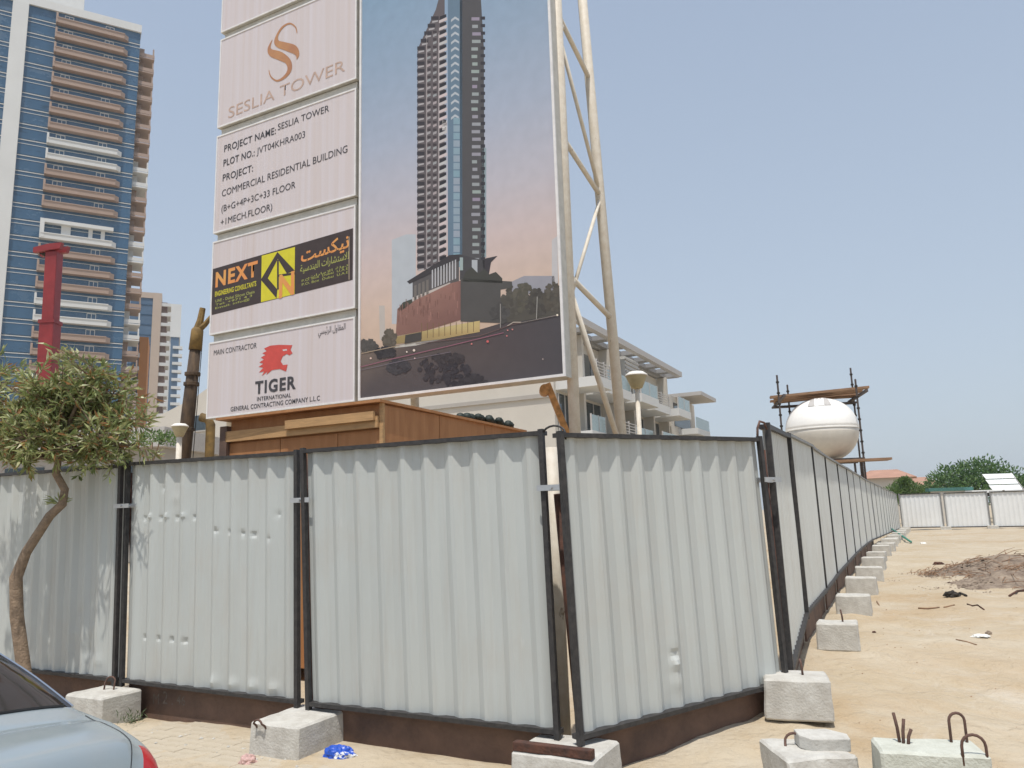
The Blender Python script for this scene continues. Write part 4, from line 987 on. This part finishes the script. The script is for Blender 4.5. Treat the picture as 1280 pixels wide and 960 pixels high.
for pts in limbs:
    for k in range(36):
        t = rnd.uniform(.35, 1.08); p = (pts[0].lerp(pts[1], t * 2) if t < .5 else pts[1].lerp(pts[2], t * 2 - 1))
        e = p + Vector((rnd.gauss(0, .17), rnd.gauss(0, .17), rnd.gauss(.03, .13)))
        e.z = max(e.z, 2.16 + rnd.uniform(0, .1)); e.y = min(e.y, .45)
        twig.tube([p, (p + e) / 2 + Vector((0, 0, .02)), e], [.006, .004, .003], 4)
        dr = (e - p).normalized()
        for m_ in range(17):
            q = p.lerp(e, .2 + .85 * m_ / 17); d_ = dr * .7 + Vector((rnd.gauss(0, .6), rnd.gauss(0, .6), rnd.gauss(.0, .5)))
            c_ = greens[min(5, int(abs(rnd.gauss(0, 2))))] if rnd.random() < .88 else s255(176, 130, 84, .8)
            leaf_mesh(lv_, q, d_, rnd.uniform(.08, .145), rnd.uniform(.018, .028), c_, rnd)
for m_ in range(46):                     # shoots on the trunk
    q = tl(74, 628); d_ = Vector((rnd.uniform(-1.6, 1.2), rnd.gauss(-.2, .4), rnd.uniform(-.1, .7))); leaf_mesh(lv_, q + d_ * rnd.uniform(.01, .07), d_, rnd.uniform(.06, .1), .016, greens[m_ % 3], rnd)
for m_ in range(10): leaf_mesh(lv_, tl(98, 594) , Vector((rnd.uniform(-1, 1), -.2, rnd.uniform(-.9, .1))), .08, .02, greens[2], rnd)
tm.build('trunk', M['bark'], tree, smooth=True)
cr = lv_.build('crown', M['leaves'], tree, fix=False); twig.build('twigs', M['bark'], cr)

def far_tree(loc, lumps, n, size, cols, label, trunk_h, trunk_r, seed, group):
    rr = random.Random(seed)
    t = thing('tree', loc, 0, label, 'tree', group)
    tb = MB().tube([(0, 0, -.1), (.1, .05, trunk_h * .6), (0, 0, trunk_h)], [trunk_r, trunk_r * .8, trunk_r * .5], 8)
    mb = MB()
    for (x, y, z, rx, rz_) in lumps:
        tb.tube([(0, 0, trunk_h * .8), (x * .5, y * .5, (trunk_h + z) / 2), (x, y, z)], [trunk_r * .5, trunk_r * .3, trunk_r * .1], 5)
        for i in range(n):
            v = Vector((rr.gauss(0, 1), rr.gauss(0, 1), rr.gauss(0, 1))).normalized() * (rr.random() ** .35)
            bumpy = 1 + .35 * noise.noise(v * 3 + Vector((seed, x, z)))
            p = Vector((x + v.x * rx * bumpy, y + v.y * rx * bumpy, z + v.z * rz_ * bumpy))
            d_ = v + Vector((rr.gauss(0, .6), rr.gauss(0, .6), rr.gauss(.3, .6)))
            leaf_mesh(mb, p, d_, size * rr.uniform(.6, 1.3), size * .45, rr.choice(cols), rr)
    tb.build('trunk', M['bark'], t, smooth=True); mb.build('crown', M['leaves'], t, fix=False)
dg = [s255(78, 106, 62, 1.2), s255(90, 120, 70, 1.2), s255(66, 94, 56, 1.2), s255(108, 132, 82, 1.2)]
P = at(1215, 612, 72)
far_tree((P.x, P.y, .2), [(-2.8, 0, 2.9, 1.7, 1.4), (-1.4, .5, 3.7, 1.8, 1.5), (.2, 0, 4.1, 1.9, 1.5), (1.7, .3, 4.2, 1.8, 1.4), (3.2, 0, 3.4, 1.7, 1.5), (-.5, -1, 2.6, 2, 1.5), (2, -1, 2.6, 2, 1.5), (4.6, .2, 2.8, 1.3, 1.2), (-3.6, 0, 1.9, 1.2, 1.2)], 900, .34, dg, 'big round dark green tree behind the carport on the right', 2.4, .25, 5, 'trees beyond the far fence')
bg = [s255(104, 130, 72, .95), s255(124, 146, 88, .95), s255(88, 116, 62, .95)]
P = at(1128, 606, 62)
far_tree((P.x, P.y, .2), [(-.7, 0, 2.5, .8, .6), (.2, .1, 2.9, .8, .7), (1.0, 0, 2.6, .8, .6), (0, -.3, 2.0, 1, .7), (.2, 0, 3.4, .35, .25)], 650, .22, bg, 'round bright green bush above the far end of the sand fence', 1.6, .1, 6, 'trees beyond the far fence')
P = at(1275, 600, 80)
far_tree((P.x + 4, P.y, .2), [(-1, 0, 3, 1.8, 1.6), (1, 0, 3.6, 2, 1.6), (3, 0, 3, 1.6, 1.5)], 600, .34, dg, 'dark green tree cut off by the right edge of the view', 2.2, .25, 8, 'trees beyond the far fence')
P = at(190, 540, 36)
far_tree((P.x, P.y, 0), [(-.8, 0, P.z - .3, .6, .3), (.1, 0, P.z - .25, .6, .3), (.8, 0, P.z - .35, .5, .25)], 160, .2, bg, 'green bush showing above the low grey hall', P.z - .6, .1, 9, 'shrubs by the hall')

# ------------------------------------------------------------ masts, crane boom, lamps
b0 = at(229, 575, 15); b1 = at(249, 392, 15)
ms = thing('drilling_mast', (b0.x, b0.y, 0), 0, 'rusty brown drilling mast with forked yellow head left of the billboard', 'mast')
D = Vector((b1.x - b0.x, 0, b1.z))
bz = b0.z; lean = (b1.x - b0.x) / (b1.z - b0.z)
mp_ = lambda z: Vector((lean * (z - bz), 0, z))
MB().tube([mp_(0), mp_(bz + 1), mp_(b1.z - .7)], [.15, .13, .105], 12).build('mast_tube', M['mast_dirt'], ms, smooth=True)
for z in (bz + .6, bz + 1.5, bz + 1.7): MB().lathe([(.125, -.04), (.15, -.03), (.15, .03), (.125, .04)], mp_(z), 12).build('collar', M['mast_dirt'], ms)
MB().tube([mp_(b1.z - .75), mp_(b1.z - .35) , mp_(b1.z - .3)], [.13, .12, .09], 10).build('head', M['ochre_metal'], ms, smooth=True)
hd = mp_(b1.z - .35)
MB().tube([hd, hd + Vector((.05, 0, .2)), hd + Vector((.09, 0, .46))], [.09, .07, .06], 8).build('fork_arm', M['ochre_metal'], ms); MB().tube([hd, hd + Vector((.15, 0, .12)), hd + Vector((.27, 0, .28))], [.08, .055, .045], 8).build('fork_arm', M['ochre_metal'], ms)
for dx_ in (-.16, .17): MB().tube([mp_(b1.z - .5) + Vector((dx_ * .6, .05, 0)), mp_(.3) + Vector((dx_ * 1.4, .05, 0))], .008, 4).build('cable', M['scrap_dark'], ms)
yp = at(263, 540, 15); pipe('vent_pipe', [(yp.x, yp.y, 0), (yp.x, yp.y, yp.z + .15), (yp.x - .06, yp.y, yp.z + .26), (yp.x - .2, yp.y, yp.z + .3)], .09, 'ochre_metal', 'ochre bent pipe below the left end of the billboard', 'pipe')

c0 = at(59, 475, 42); c1 = at(68, 316, 42)
cb = thing('crane_boom', (c0.x, c0.y, 0), 0, 'red telescopic crane boom standing behind the tree', 'crane')
l2 = (c1.x - c0.x) / (c1.z - c0.z)
bq = lambda z: Vector((l2 * (z - c0.z), 0, z))
zm = c0.z + (c1.z - c0.z) * .45
MB().bar(bq(0), bq(zm), .80, .80, up=(0, 1, 0)).build('boom_section', M['red_paint'], cb, bevel=.05)
MB().bar(bq(zm), bq(c1.z), .66, .66, up=(0, 1, 0)).build('boom_section', M['red_paint'], cb, bevel=.05)
MB().bar(bq(zm - .15), bq(zm + .05), .88, .88, up=(0, 1, 0)).build('boom_collar', M['red_paint'], cb)
hp = bq(c1.z)
MB().prism([(hp.x - .95, hp.z - .1), (hp.x + .55, hp.z + .1), (hp.x + .65, hp.z + .45), (hp.x - .1, hp.z + .40), (hp.x - .95, hp.z + .2)], 'y', -.45, -.2).prism([(hp.x - .95, hp.z - .1), (hp.x + .55, hp.z + .1), (hp.x + .65, hp.z + .45), (hp.x - .1, hp.z + .40), (hp.x - .95, hp.z + .2)], 'y', .2, .45).build('boom_head', M['red_paint'], cb)
MB().tube([(hp.x - .6, -.2, hp.z + .1), (hp.x - .6, .2, hp.z + .1)], .24, 14).build('sheave', M['scrap_dark'], cb)

def lamp(px, pytop, Y, w, label):
    P = at(px, pytop, Y)
    t = thing('street_lamp', (P.x, P.y, 0), 0, label, 'street lamp', 'street lamps behind the fence')
    MB().tube([(0, 0, 0), (0, 0, P.z - w * .85)], .05, 10).build('post', M['pole_white'], t, smooth=True)
    MB().lathe([(.06, -w * .86), (w * .26, -w * .80), (w * .5, -w * .25), (w * .5, -w * .22)], (0, 0, P.z), 20).build('lamp_shade', M['lamp_shade'], t, smooth=True)
    MB().lathe([(w * .54, -w * .24), (w * .53, -w * .18), (w * .34, -w * .04), (.02, 0)], (0, 0, P.z), 20).build('lamp_cap', M['lamp_white'], t, smooth=True)
lamp(225, 529, 14, .29, 'small street lamp with white cap beside the rusty mast')
lamp(795, 464, 16, .45, 'street lamp with white cap and ochre shade right of the billboard poles')

P = at(684, 480, 14); P2 = at(722, 575, 14)
os_ = thing('jib_arm', (P2.x, P2.y, 0), 0, 'slanting orange steel jib arm below the billboard', 'machine arm')
MB().bar((P.x - P2.x, 0, P.z), (0, 0, P2.z), .11, .2, up=(0, 1, 0)).build('arm', M['orange_paint'], os_, bevel=.01)
MB().tube([(P.x - P2.x - .05, -.14, P.z - .12), (P.x - P2.x - .05, .14, P.z - .12)], .10, 12).build('pivot', M['orange_paint'], os_)
MB().box(-.1, .4, -.2, .3, 0, P2.z + .1).build('foot', M['rust'], os_)

# ------------------------------------------------------------ water tank and scaffold
tc_ = at(1027, 535, 25.0); tr_ = 1.12
tk = thing('water_tank', (tc_.x, tc_.y, tc_.z - tr_ - .06), R(-25), 'large round white water tank on scaffolding behind the sand fence', 'water tank')
def ell(z0_, z1_, n=10):
    out = []
    for k in range(n + 1):
        a = math.radians(z0_ + (z1_ - z0_) * k / n); out.append((max(.01, tr_ * math.cos(a) ** .92), tr_ * .92 * math.sin(a)))
    return out
up_ = MB().lathe(ell(0, 90, 14), (0, 0, tr_), 40).build('upper_shell', M['tank_white'], tk, smooth=True)
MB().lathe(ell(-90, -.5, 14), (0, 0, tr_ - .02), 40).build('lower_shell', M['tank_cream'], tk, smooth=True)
MB().lathe([(tr_ * .99, -.03), (tr_ * 1.015, -.02), (tr_ * 1.015, .015), (tr_ * .99, .025)], (0, 0, tr_ - .005), 40).build('seam_flange', M['tank_white'], tk)
va = math.atan2(-tc_.y, -tc_.x) - R(-25)      # towards the road side
for da, m_, w_ in ((-.30, 'steel_dull', .10), (0.0, 'tank_white', .14), (.30, 'steel_dull', .10)):
    a0 = va + da; rib_ = MB()
    for k in range(6):
        e0, e1 = math.radians(42 + k * 6), math.radians(48 + k * 6); rr_ = tr_ * 1.012
        def sp(e, dw): return Vector((rr_ * math.cos(e) ** .92 * math.cos(a0) - dw * math.sin(a0), rr_ * math.cos(e) ** .92 * math.sin(a0) + dw * math.cos(a0), tr_ + rr_ * .92 * math.sin(e)))
        rib_.add([sp(e0, -w_), sp(e0, w_), sp(e1, w_), sp(e1, -w_)], [(0, 1, 2, 3)])
    rib_.build('shell_patch', M['tank_white'] if m_ == 'tank_white' else M['roof_line'], tk)
sf = thing('scaffold', (tc_.x, tc_.y, 0), R(-12), 'dark tube scaffold with plank decks around the white water tank', 'scaffold')
def sl3(px, py, Y): P = at(px, py, Y); v = local_point((tc_.x, tc_.y, 0), R(-12), P); return v
for (px, pt, Y) in ((971, 469, 24.0), (984, 481, 26.0), (1063, 460, 25.8), (1069, 474, 24.0)):
    P = sl3(px, pt, Y); t_ = MB().tube([(P.x, P.y, .2), (P.x, P.y, P.z)], .03, 8).build('standard', M['scaffold_tube'], sf)
    for k in range(7): MB().tube([(P.x, P.y, P.z - .25 - k * .35), (P.x, P.y, P.z - .20 - k * .35)], .05, 8).build('coupler', M['scrap_dark'], t_)
za = tc_.z + tr_ * .92 + .0
for (y, x0_, x1_, z, th) in ((-.30, -1.55, 1.48, za + .03, .07), (.0, -1.40, 1.36, za + .02, .07), (.30, -1.35, 1.40, za + .0, .06), (.60, -1.45, 1.30, za + .02, .06), (.90, -1.3, 1.4, za + .0, .06)):
    MB().bar((x0_, y, z), (x1_, y, z + .14 * (x1_ > 1.35)), .27, th).build('plank', M['old_timber'], sf)
MB().bar((-.65, -.1, za + .10), (.42, -.05, za + .11), .36, .05).build('plank', M['old_timber'], sf)
for x in (-1.24, 1.18): MB().bar((x, -1.35, za - .07), (x, 1.3, za - .07), .08).build('ledger', M['scaffold_tube'], sf)
for y in (.9, 1.12): MB().bar((-1.36, y, za - .14), (1.36, y, za - .14), .06).build('ledger', M['scaffold_tube'], sf)
zl = sl3(1070, 576, 24.0).z
for y in (-1.06, -.73): MB().bar((.0, y, zl), (1.72, y, zl + .01), .28, .07).build('plank', M['old_timber'], sf)
for y in (-.5, .5): MB().bar((-1.1, y, tc_.z - tr_ + .02), (1.1, y, tc_.z - tr_ + .02), .12).build('bearer', M['scaffold_tube'], sf)
for x in (-1.0, 1.0):
    for y in (-.5, .5): MB().tube([(x, y, .2), (x, y, tc_.z - tr_)], .035, 8).build('standard', M['scaffold_tube'], sf)

# ------------------------------------------------------------ parked car
CR = math.atan2(.4586, -.8887)            # heading along the fence, rear end to the right
tail = atz(163, 938, .93)
fwd = Vector((math.cos(CR), math.sin(CR), 0)); rgt = Vector((fwd.y, -fwd.x, 0))
co = tail - fwd * .14 - rgt * .70; co.z = -.0
car = thing('parked_car', (co.x, co.y, 0), CR, 'silver blue sedan parked in the left corner, rear end showing', 'car')
# stations: x, centre height, edge height, edge half width, belt height, belt half width, max half width
ST = [(-.02, .58, .57, .50, .55, .66, .72), (.03, .80, .79, .56, .74, .72, .79), (.07, .985, .965, .60, .86, .76, .82), (.16, 1.035, 1.00, .64, .90, .79, .85), (.32, 1.055, 1.015, .67, .93, .82, .88),
      (.44, 1.07, 1.03, .675, .95, .83, .89), (.78, 1.235, 1.19, .64, .96, .84, .90), (1.18, 1.395, 1.345, .575, .955, .845, .905), (1.75, 1.455, 1.40, .565, .95, .85, .905), (2.3, 1.465, 1.405, .57, .94, .85, .905), (2.75, 1.40, 1.34, .58, .93, .85, .90),
      (3.15, 1.18, 1.12, .64, .92, .84, .895), (3.45, 1.02, .975, .68, .90, .83, .89), (4.0, .93, .88, .66, .84, .80, .87), (4.35, .80, .76, .58, .72, .72, .80), (4.48, .60, .57, .46, .55, .60, .68)]
def cat(a, b, c_, d_, t): return .5 * (2 * b + (c_ - a) * t + (2 * a - 5 * b + 4 * c_ - d_) * t * t + (3 * b - a - 3 * c_ + d_) * t ** 3)
NS, NR = 5, 4
ring_n = 0; gridp = []; uvx = []
def ring(s_):
    x, zc, ze, we, zb_, wb, wm = s_
    return [(0, zc), (we * .55, zc - (zc - ze) * .25), (we, ze), (we + (wb - we) * .5, (ze + zb_) / 2 + .005), (wb, zb_), (wm, .68), (wm, .45), (wm * .97, .28), (wm * .85, .20), (0, .20)]
rings = []
for i in range(len(ST) - 1):
    for k in range(NS):
        t = k / NS; q = [ST[max(0, i - 1)], ST[i], ST[i + 1], ST[min(len(ST) - 1, i + 2)]]
        s_ = tuple(cat(q[0][j], q[1][j], q[2][j], q[3][j], t) for j in range(7)); rings.append((i + t, s_))
rings.append((len(ST) - 1, ST[-1]))
G = []
for (u, s_) in rings:
    r_ = ring(s_); o = []
    for j in range(len(r_) - 1):
        q = [r_[max(0, j - 1)] if j else (-r_[1][0], r_[1][1]), r_[j], r_[j + 1], r_[min(len(r_) - 1, j + 2)]]
        for k in range(NR): t = k / NR; o.append((j + t, cat(q[0][0], q[1][0], q[2][0], q[3][0], t), cat(q[0][1], q[1][1], q[2][1], q[3][1], t)))
    o.append((9, 0, .2)); G.append((u, s_[0], o))
pb = {(k, s_): MB() for k in ('body', 'rear_window', 'windshield', 'side_window', 'tail_light') for s_ in (1, -1)}
for sgn in (1, -1):
    for i in range(len(G) - 1):
        for j in range(len(G[0][2]) - 1):
            u = G[i][0] + .1; v = G[i][2][j][0] + .12
            x = G[i][1]
            k = 'body'
            if 5.1 < u < 6.95 and v < 2.15: k = 'rear_window'
            elif 10.1 < u < 12.0 and v < 1.85: k = 'windshield'
            elif 2.2 < v < 3.85 and 6.6 < u < 11.0 and not 8.75 < u < 8.95: k = 'side_window'
            elif 1.0 < u < 2.8 and 3.2 < v < 4.6: k = 'tail_light'
            off = .0
            P4 = [(G[a][1], -sgn * G[a][2][b][1], G[a][2][b][2]) for a, b in ((i, j), (i + 1, j), (i + 1, j + 1), (i, j + 1))]
            if sgn < 0: P4 = P4[::-1]
            pb[(k, sgn if k in ('side_window', 'tail_light') else 1)].add(P4, [(0, 1, 2, 3)])
mm = {'body': 'car_paint', 'rear_window': 'car_glass', 'windshield': 'car_glass', 'side_window': 'car_glass', 'tail_light': 'tail_red'}
for (k, _), b in pb.items():
    if not b.v: continue
    o = b.build(k, M[mm[k]], car, smooth=True, fix=False)
    bm = bmesh.new(); bm.from_mesh(o.data); bmesh.ops.remove_doubles(bm, verts=bm.verts, dist=.0005)
    bmesh.ops.recalc_face_normals(bm, faces=bm.faces)
    if k == 'tail_light':
        pass
    bm.to_mesh(o.data); bm.free()
    for p in o.data.polygons: p.use_smooth = True
# fittings
def crow(u, v, sgn, lift=.004):
    i = min(range(len(G)), key=lambda a: abs(G[a][0] - u)); j = min(range(len(G[0][2])), key=lambda b: abs(G[0][2][b][0] - v))
    p = Vector((G[i][1], -sgn * G[i][2][j][1], G[i][2][j][2])); n = Vector((0, p.y, (p.z - .5) * .8)).normalized(); return p + n * lift
for sgn in (1, -1):
    MB().tube([crow(5.2 + .2 * k, 2.25, sgn) for k in range(9)], .006, 5).build('window_trim', M['car_chrome'], car)
    MB().tube([crow(1.6 + .2 * k, 2.4, sgn, .001) for k in range(18)], .0016, 4).build('lid_gap', M['car_dark'], car)
    for x in (.85, 3.55):
        w_ = MB().lathe([(.20, -.11), (.30, -.11), (.325, -.08), (.325, .08), (.30, .11), (.20, .11)], (0, 0, 0), 28).build('tyre', M['car_dark'], car, smooth=True)
        w_.location = (x, -sgn * .80, .325); w_.rotation_euler = (R(90), 0, 0)
        MB().lathe([(.02, -.10), (.20, -.095), (.21, .095), (.02, .105)], (0, 0, 0), 20).build('rim', M['rim_metal'], w_)
MB().tube([crow(5.15, .25 * k, 1) for k in range(8, -1, -1)] + [crow(5.15, .25 * k, -1) for k in range(1, 9)], .006, 5).build('window_seal', M['car_dark'], car)
MB().box(-.06, .05, -.60, .60, .42, .60).build('bumper', M['car_paint'], car, bevel=.03)
MB().box(-.035, .02, -.26, .26, .64, .75).build('number_plate', M['paper_white'], car)
MB().tube([(2.9, .80, 1.0), (2.85, .95, 1.02), (2.95, 1.05, 1.0)], [.03, .06, .07], 8).build('mirror', M['car_paint'], car); MB().tube([(2.9, -.80, 1.0), (2.85, -.95, 1.02), (2.95, -1.05, 1.0)], [.03, .06, .07], 8).build('mirror', M['car_paint'], car)

# ------------------------------------------------------------ litter and rubble
def crumple(name, P, rx, ry, rz_, m, label, cat_, seed, rot=0, amp=.35):
    bm = bmesh.new(); bmesh.ops.create_icosphere(bm, subdivisions=4, radius=1)
    for v in bm.verts:
        n = v.co.normalized(); f = 1 + amp * noise.noise(n * 2.2 + Vector((seed, 0, 0))) + amp * .55 * abs(noise.noise(n * 6 + Vector((0, seed, 0))))
        v.co = Vector((n.x * rx * f, n.y * ry * f, max(-.15, n.z) * rz_ * f))
    me = bpy.data.meshes.new(name); bm.to_mesh(me); bm.free(); me.materials.append(M[m])
    o = link(name, me); o.location = P; o.rotation_euler = (0, 0, rot); return tag(o, label, cat_)
bgp = atz(423, 941, .03)
m = mat('bag_print', (.02, .085, .48), .35, var=0, col2=(.7, .72, .75), scale=11, spec=.5)
m.node_tree.nodes['Color Ramp'].color_ramp.elements[0].position = .57; m.node_tree.nodes['Color Ramp'].color_ramp.elements[1].position = .60
crumple('plastic_bag', (bgp.x, bgp.y, .0), .125, .07, .075, 'bag_print', 'crumpled blue and white plastic bag on the paving', 'plastic bag', 3, -.3)
P = atz(310, 953, 0); crumple('torn_bag', (P.x, P.y, .0), .06, .04, .05, 'bag_pink', 'small crumpled pinkish wrapper near the bottom edge on the paving', 'wrapper', 5)
def gpt(px, py):
    z = .2
    for _ in range(8): P = atz(px, py, z); z = ground(P.x, P.y) + relief(P.x, P.y)
    return Vector((P.x, P.y, z))
def stick(pts, r_, m_, label, cat_='stick'):
    q = [gpt(*p) + Vector((0, 0, r_ * .9 + (p[2] if len(p) > 2 else 0))) for p in [(a[0], a[1]) for a in pts]]
    return pipe('stick' if cat_ == 'stick' else cat_.replace(' ', '_'), q, r_, m_, label, cat_, 6)
stick([(1148, 761), (1160, 761.5), (1174, 760)], .010, 'old_timber', 'thin reddish-brown stick lying across the sand')
stick([(1180, 760), (1193, 757)], .010, 'old_timber', 'short brown stick beside the longer reddish-brown stick')
stick([(1209, 754), (1216, 758), (1222, 757), (1230, 762)], .009, 'rust', 'crooked dark twig right of the black scrap')
stick([(1195, 800), (1208, 802.5), (1221, 805)], .006, 'old_timber', 'thin brown stick left of the white paper on the sand')
stick([(1185, 731), (1206, 731)], .009, 'rust', 'thin rod sticking out of the rubble heap')
stick([(1262, 746), (1272, 742), (1283, 739)], .016, 'rust', 'rusty rod at the right edge of the sand')
stick([(1096, 752), (1099, 757)], .008, 'old_timber', 'tiny twig on the open sand before the rubble')
P = gpt(1190, 745); crumple('black_scrap', P + Vector((0, 0, .02)), .10, .06, .06, 'scrap_dark', 'black lump of scrap on the sand', 'scrap', 8)
stick([(1194, 744), (1200, 743), (1208, 746)], .018, 'scrap_dark', 'black bent strip beside the lump of scrap', 'strip')
P = gpt(1226, 795); crumple('paper_sheet', P + Vector((0, 0, .01)), .09, .05, .022, 'paper_white', 'crumpled white paper on the sand', 'paper', 9)
P = gpt(1236, 793); crumple('grey_stone', P, .035, .03, .035, 'gravel', 'small grey stone beside the white paper', 'stone', 12)
P = gpt(1154, 680); crumple('white_rag', P, .10, .08, .05, 'paper_white', 'white rag on the sand near the far fence', 'rag', 10)
P = gpt(1173, 706); crumple('brown_clod', P, .10, .07, .05, 'rust', 'small brown clod on the sand in mid distance', 'clod', 13)
P = gpt(1093, 793); crumple('brown_clod', P, .02, .015, .015, 'rust', 'tiny brown clod on the sand near the blocks', 'clod', 14)
pipe('green_hose', [gpt(1110, 669) + Vector((0, 0, .45)), gpt(1124, 674) + Vector((0, 0, .2)), gpt(1139, 679.5) + Vector((0, 0, .06))], .035, 'hose_green', 'green pole leaning on the blocks at the far end of the sand fence', 'pole')
# rubble heap at the right edge
hc = gpt(1262, 728); hv = MB(); NXH, NYH = 60, 44
for j in range(NYH + 1):
    for i in range(NXH + 1):
        x = -1.7 + 5.4 * i / NXH; y = -1.5 + 5.0 * j / NYH
        ridge = math.exp(-((y - .12 * x) / .55) ** 2) * sstep(-1.4, .4, x) * .26 + math.exp(-((y - 1.9 - .1 * x) / .6) ** 2) * sstep(-.6, 1.2, x) * .32
        h = ridge * (1 + .5 * noise.noise(Vector((x * 2, y * 2, 2)))) + .05 * noise.noise(Vector((x * 6, y * 6, 1))) * min(1, ridge * 8) - .03
        X = hc.x + x; Y = hc.y + y; hv.v.append((X, Y, ground(X, Y) + relief(X, Y) * .5 + h))
for j in range(NYH):
    for i in range(NXH): hv.f.append((j * (NXH + 1) + i, j * (NXH + 1) + i + 1, (j + 1) * (NXH + 1) + i + 1, (j + 1) * (NXH + 1) + i)); hv.c.append(None)
br = MB()
rb_ = random.Random(5)
for k in range(300):
    x = -.55 + abs(rb_.gauss(0, 1.4)); y = rb_.choice([.12 * x, 1.9 + .1 * x]) + rb_.gauss(0, .35); X = hc.x + x; Y = hc.y + y
    ridge = math.exp(-((y - .12 * x) / .55) ** 2) * sstep(-1.4, .4, x) * .26 + math.exp(-((y - 1.9 - .1 * x) / .6) ** 2) * sstep(-.6, 1.2, x) * .32
    P = Vector((X, Y, ground(X, Y) + ridge)); d_ = Vector((rb_.gauss(.5, .7), rb_.gauss(0, .5), rb_.gauss(.05, .18))) * rb_.uniform(.12, .4)
    br.tube([P, P + d_ * .5 + Vector((0, 0, .02)), P + d_], [.007, .006, .003], 3)
tag(br.build('brushwood', M['old_timber']), 'dry brushwood and twigs tangled over the rubble heap', 'brushwood', kind='stuff')
tag(hv.build('rubble_heap', M['gravel'], smooth=True, fix=False), 'low brown and grey heap of rubble at the right edge of the sand', 'rubble', kind='stuff')
rg = random.Random(21); gvb = MB()
def pebble(mb, P, r_, rr):
    a = rr.uniform(0, 6.28); v = []
    for (x, y, z) in ((1, 0, 0), (.3, .9, .1), (-.8, .6, 0), (-.8, -.5, .1), (.3, -.9, 0)): 
        k = r_ * rr.uniform(.7, 1.2); v.append(P + Vector(((x * math.cos(a) - y * math.sin(a)) * k, (x * math.sin(a) + y * math.cos(a)) * k, z * k)))
    v.append(P + Vector((0, 0, r_ * rr.uniform(.5, .9))))
    mb.add(v, [(0, 1, 5), (1, 2, 5), (2, 3, 5), (3, 4, 5), (4, 0, 5)])
for k in range(1500):
    x = -1.5 + abs(rg.gauss(0, 1.6)); y = rg.choice([.12 * x, 1.9 + .1 * x]) + rg.gauss(0, .45); X = hc.x + x; Y = hc.y + y
    ridge = math.exp(-((y - .12 * x) / .55) ** 2) * sstep(-1.4, .4, x) * .26 + math.exp(-((y - 1.9 - .1 * x) / .6) ** 2) * sstep(-.6, 1.2, x) * .32
    pebble(gvb, Vector((X, Y, ground(X, Y) + ridge - .03)), rg.uniform(.008, .035), rg)
tag(gvb.build('rubble_stones', M['gravel']), 'loose stones over the rubble heap', 'stones', kind='stuff')
lit = MB(); lid = MB()
for k in range(900):
    x = rg.uniform(1.2, 14); y = rg.uniform(4.2, 40) if k % 3 else rg.uniform(4.2, 14)
    fx = 2.2 + (y - 6.6) * .516
    if y > 6.3 and x < fx + .3: x = fx + .35 + abs(rg.gauss(0, 1.2))
    P = Vector((x, y, ground(x, y) + relief(x, y) - .003)); pebble(lit if k % 3 else lid, P, rg.uniform(.003, .010) * (1 + y / 22), rg)
for k in range(130):
    s_ = rg.uniform(-4, 4); q = Vector((.35, 5.2, 0)) + (-U * abs(s_) if s_ < 0 else Vector((.825, .565, 0)) * s_ * .5) - A * rg.uniform(.0, .35); pebble(lit, Vector((q.x, q.y, .0)), rg.uniform(.005, .018), rg)
tag(lit.build('sand_pebbles', M['concrete']), 'scattered pale pebbles on the sand', 'pebbles', kind='stuff')
tag(lid.build('sand_crumbs', M['old_timber']), 'scattered brown crumbs of dirt on the sand', 'dirt', kind='stuff')
wd = MB(); wp = atz(166, 906, 0)
for k in range(60):
    d_ = Vector((rg.gauss(0, .5), rg.gauss(0, .5), 1)); leaf_mesh(wd, Vector((wp.x + rg.gauss(0, .07), wp.y + rg.gauss(0, .05), 0)) + d_ * rg.uniform(0, .1), d_ + Vector((rg.gauss(0, .5), 0, -.3)), rg.uniform(.04, .08), .008, s255(118, 138, 96, .6), rg)
tag(wd.build('weed', M['leaves'], fix=False), kind='stuff', label='small green weed growing by the concrete block behind the car', cat='plant')

# ------------------------------------------------------------ hot hazy air
hm = bpy.data.materials.new('haze_air'); hm.use_nodes = True; hn = hm.node_tree.nodes; hn.remove(hn['Principled BSDF'])
pvn = hn.new('ShaderNodeVolumePrincipled'); pvn.inputs['Color'].default_value = (.90, .96, 1, 1); pvn.inputs['Density'].default_value = .0003
hm.node_tree.links.new(pvn.outputs[0], hn['Material Output'].inputs['Volume'])
hb = MB().box(-3100, 3100, -500, 4100, -1.6, 140).build('haze', hm); tag(hb, 'pale even haze in the hot air over the whole site', 'haze', kind='stuff')
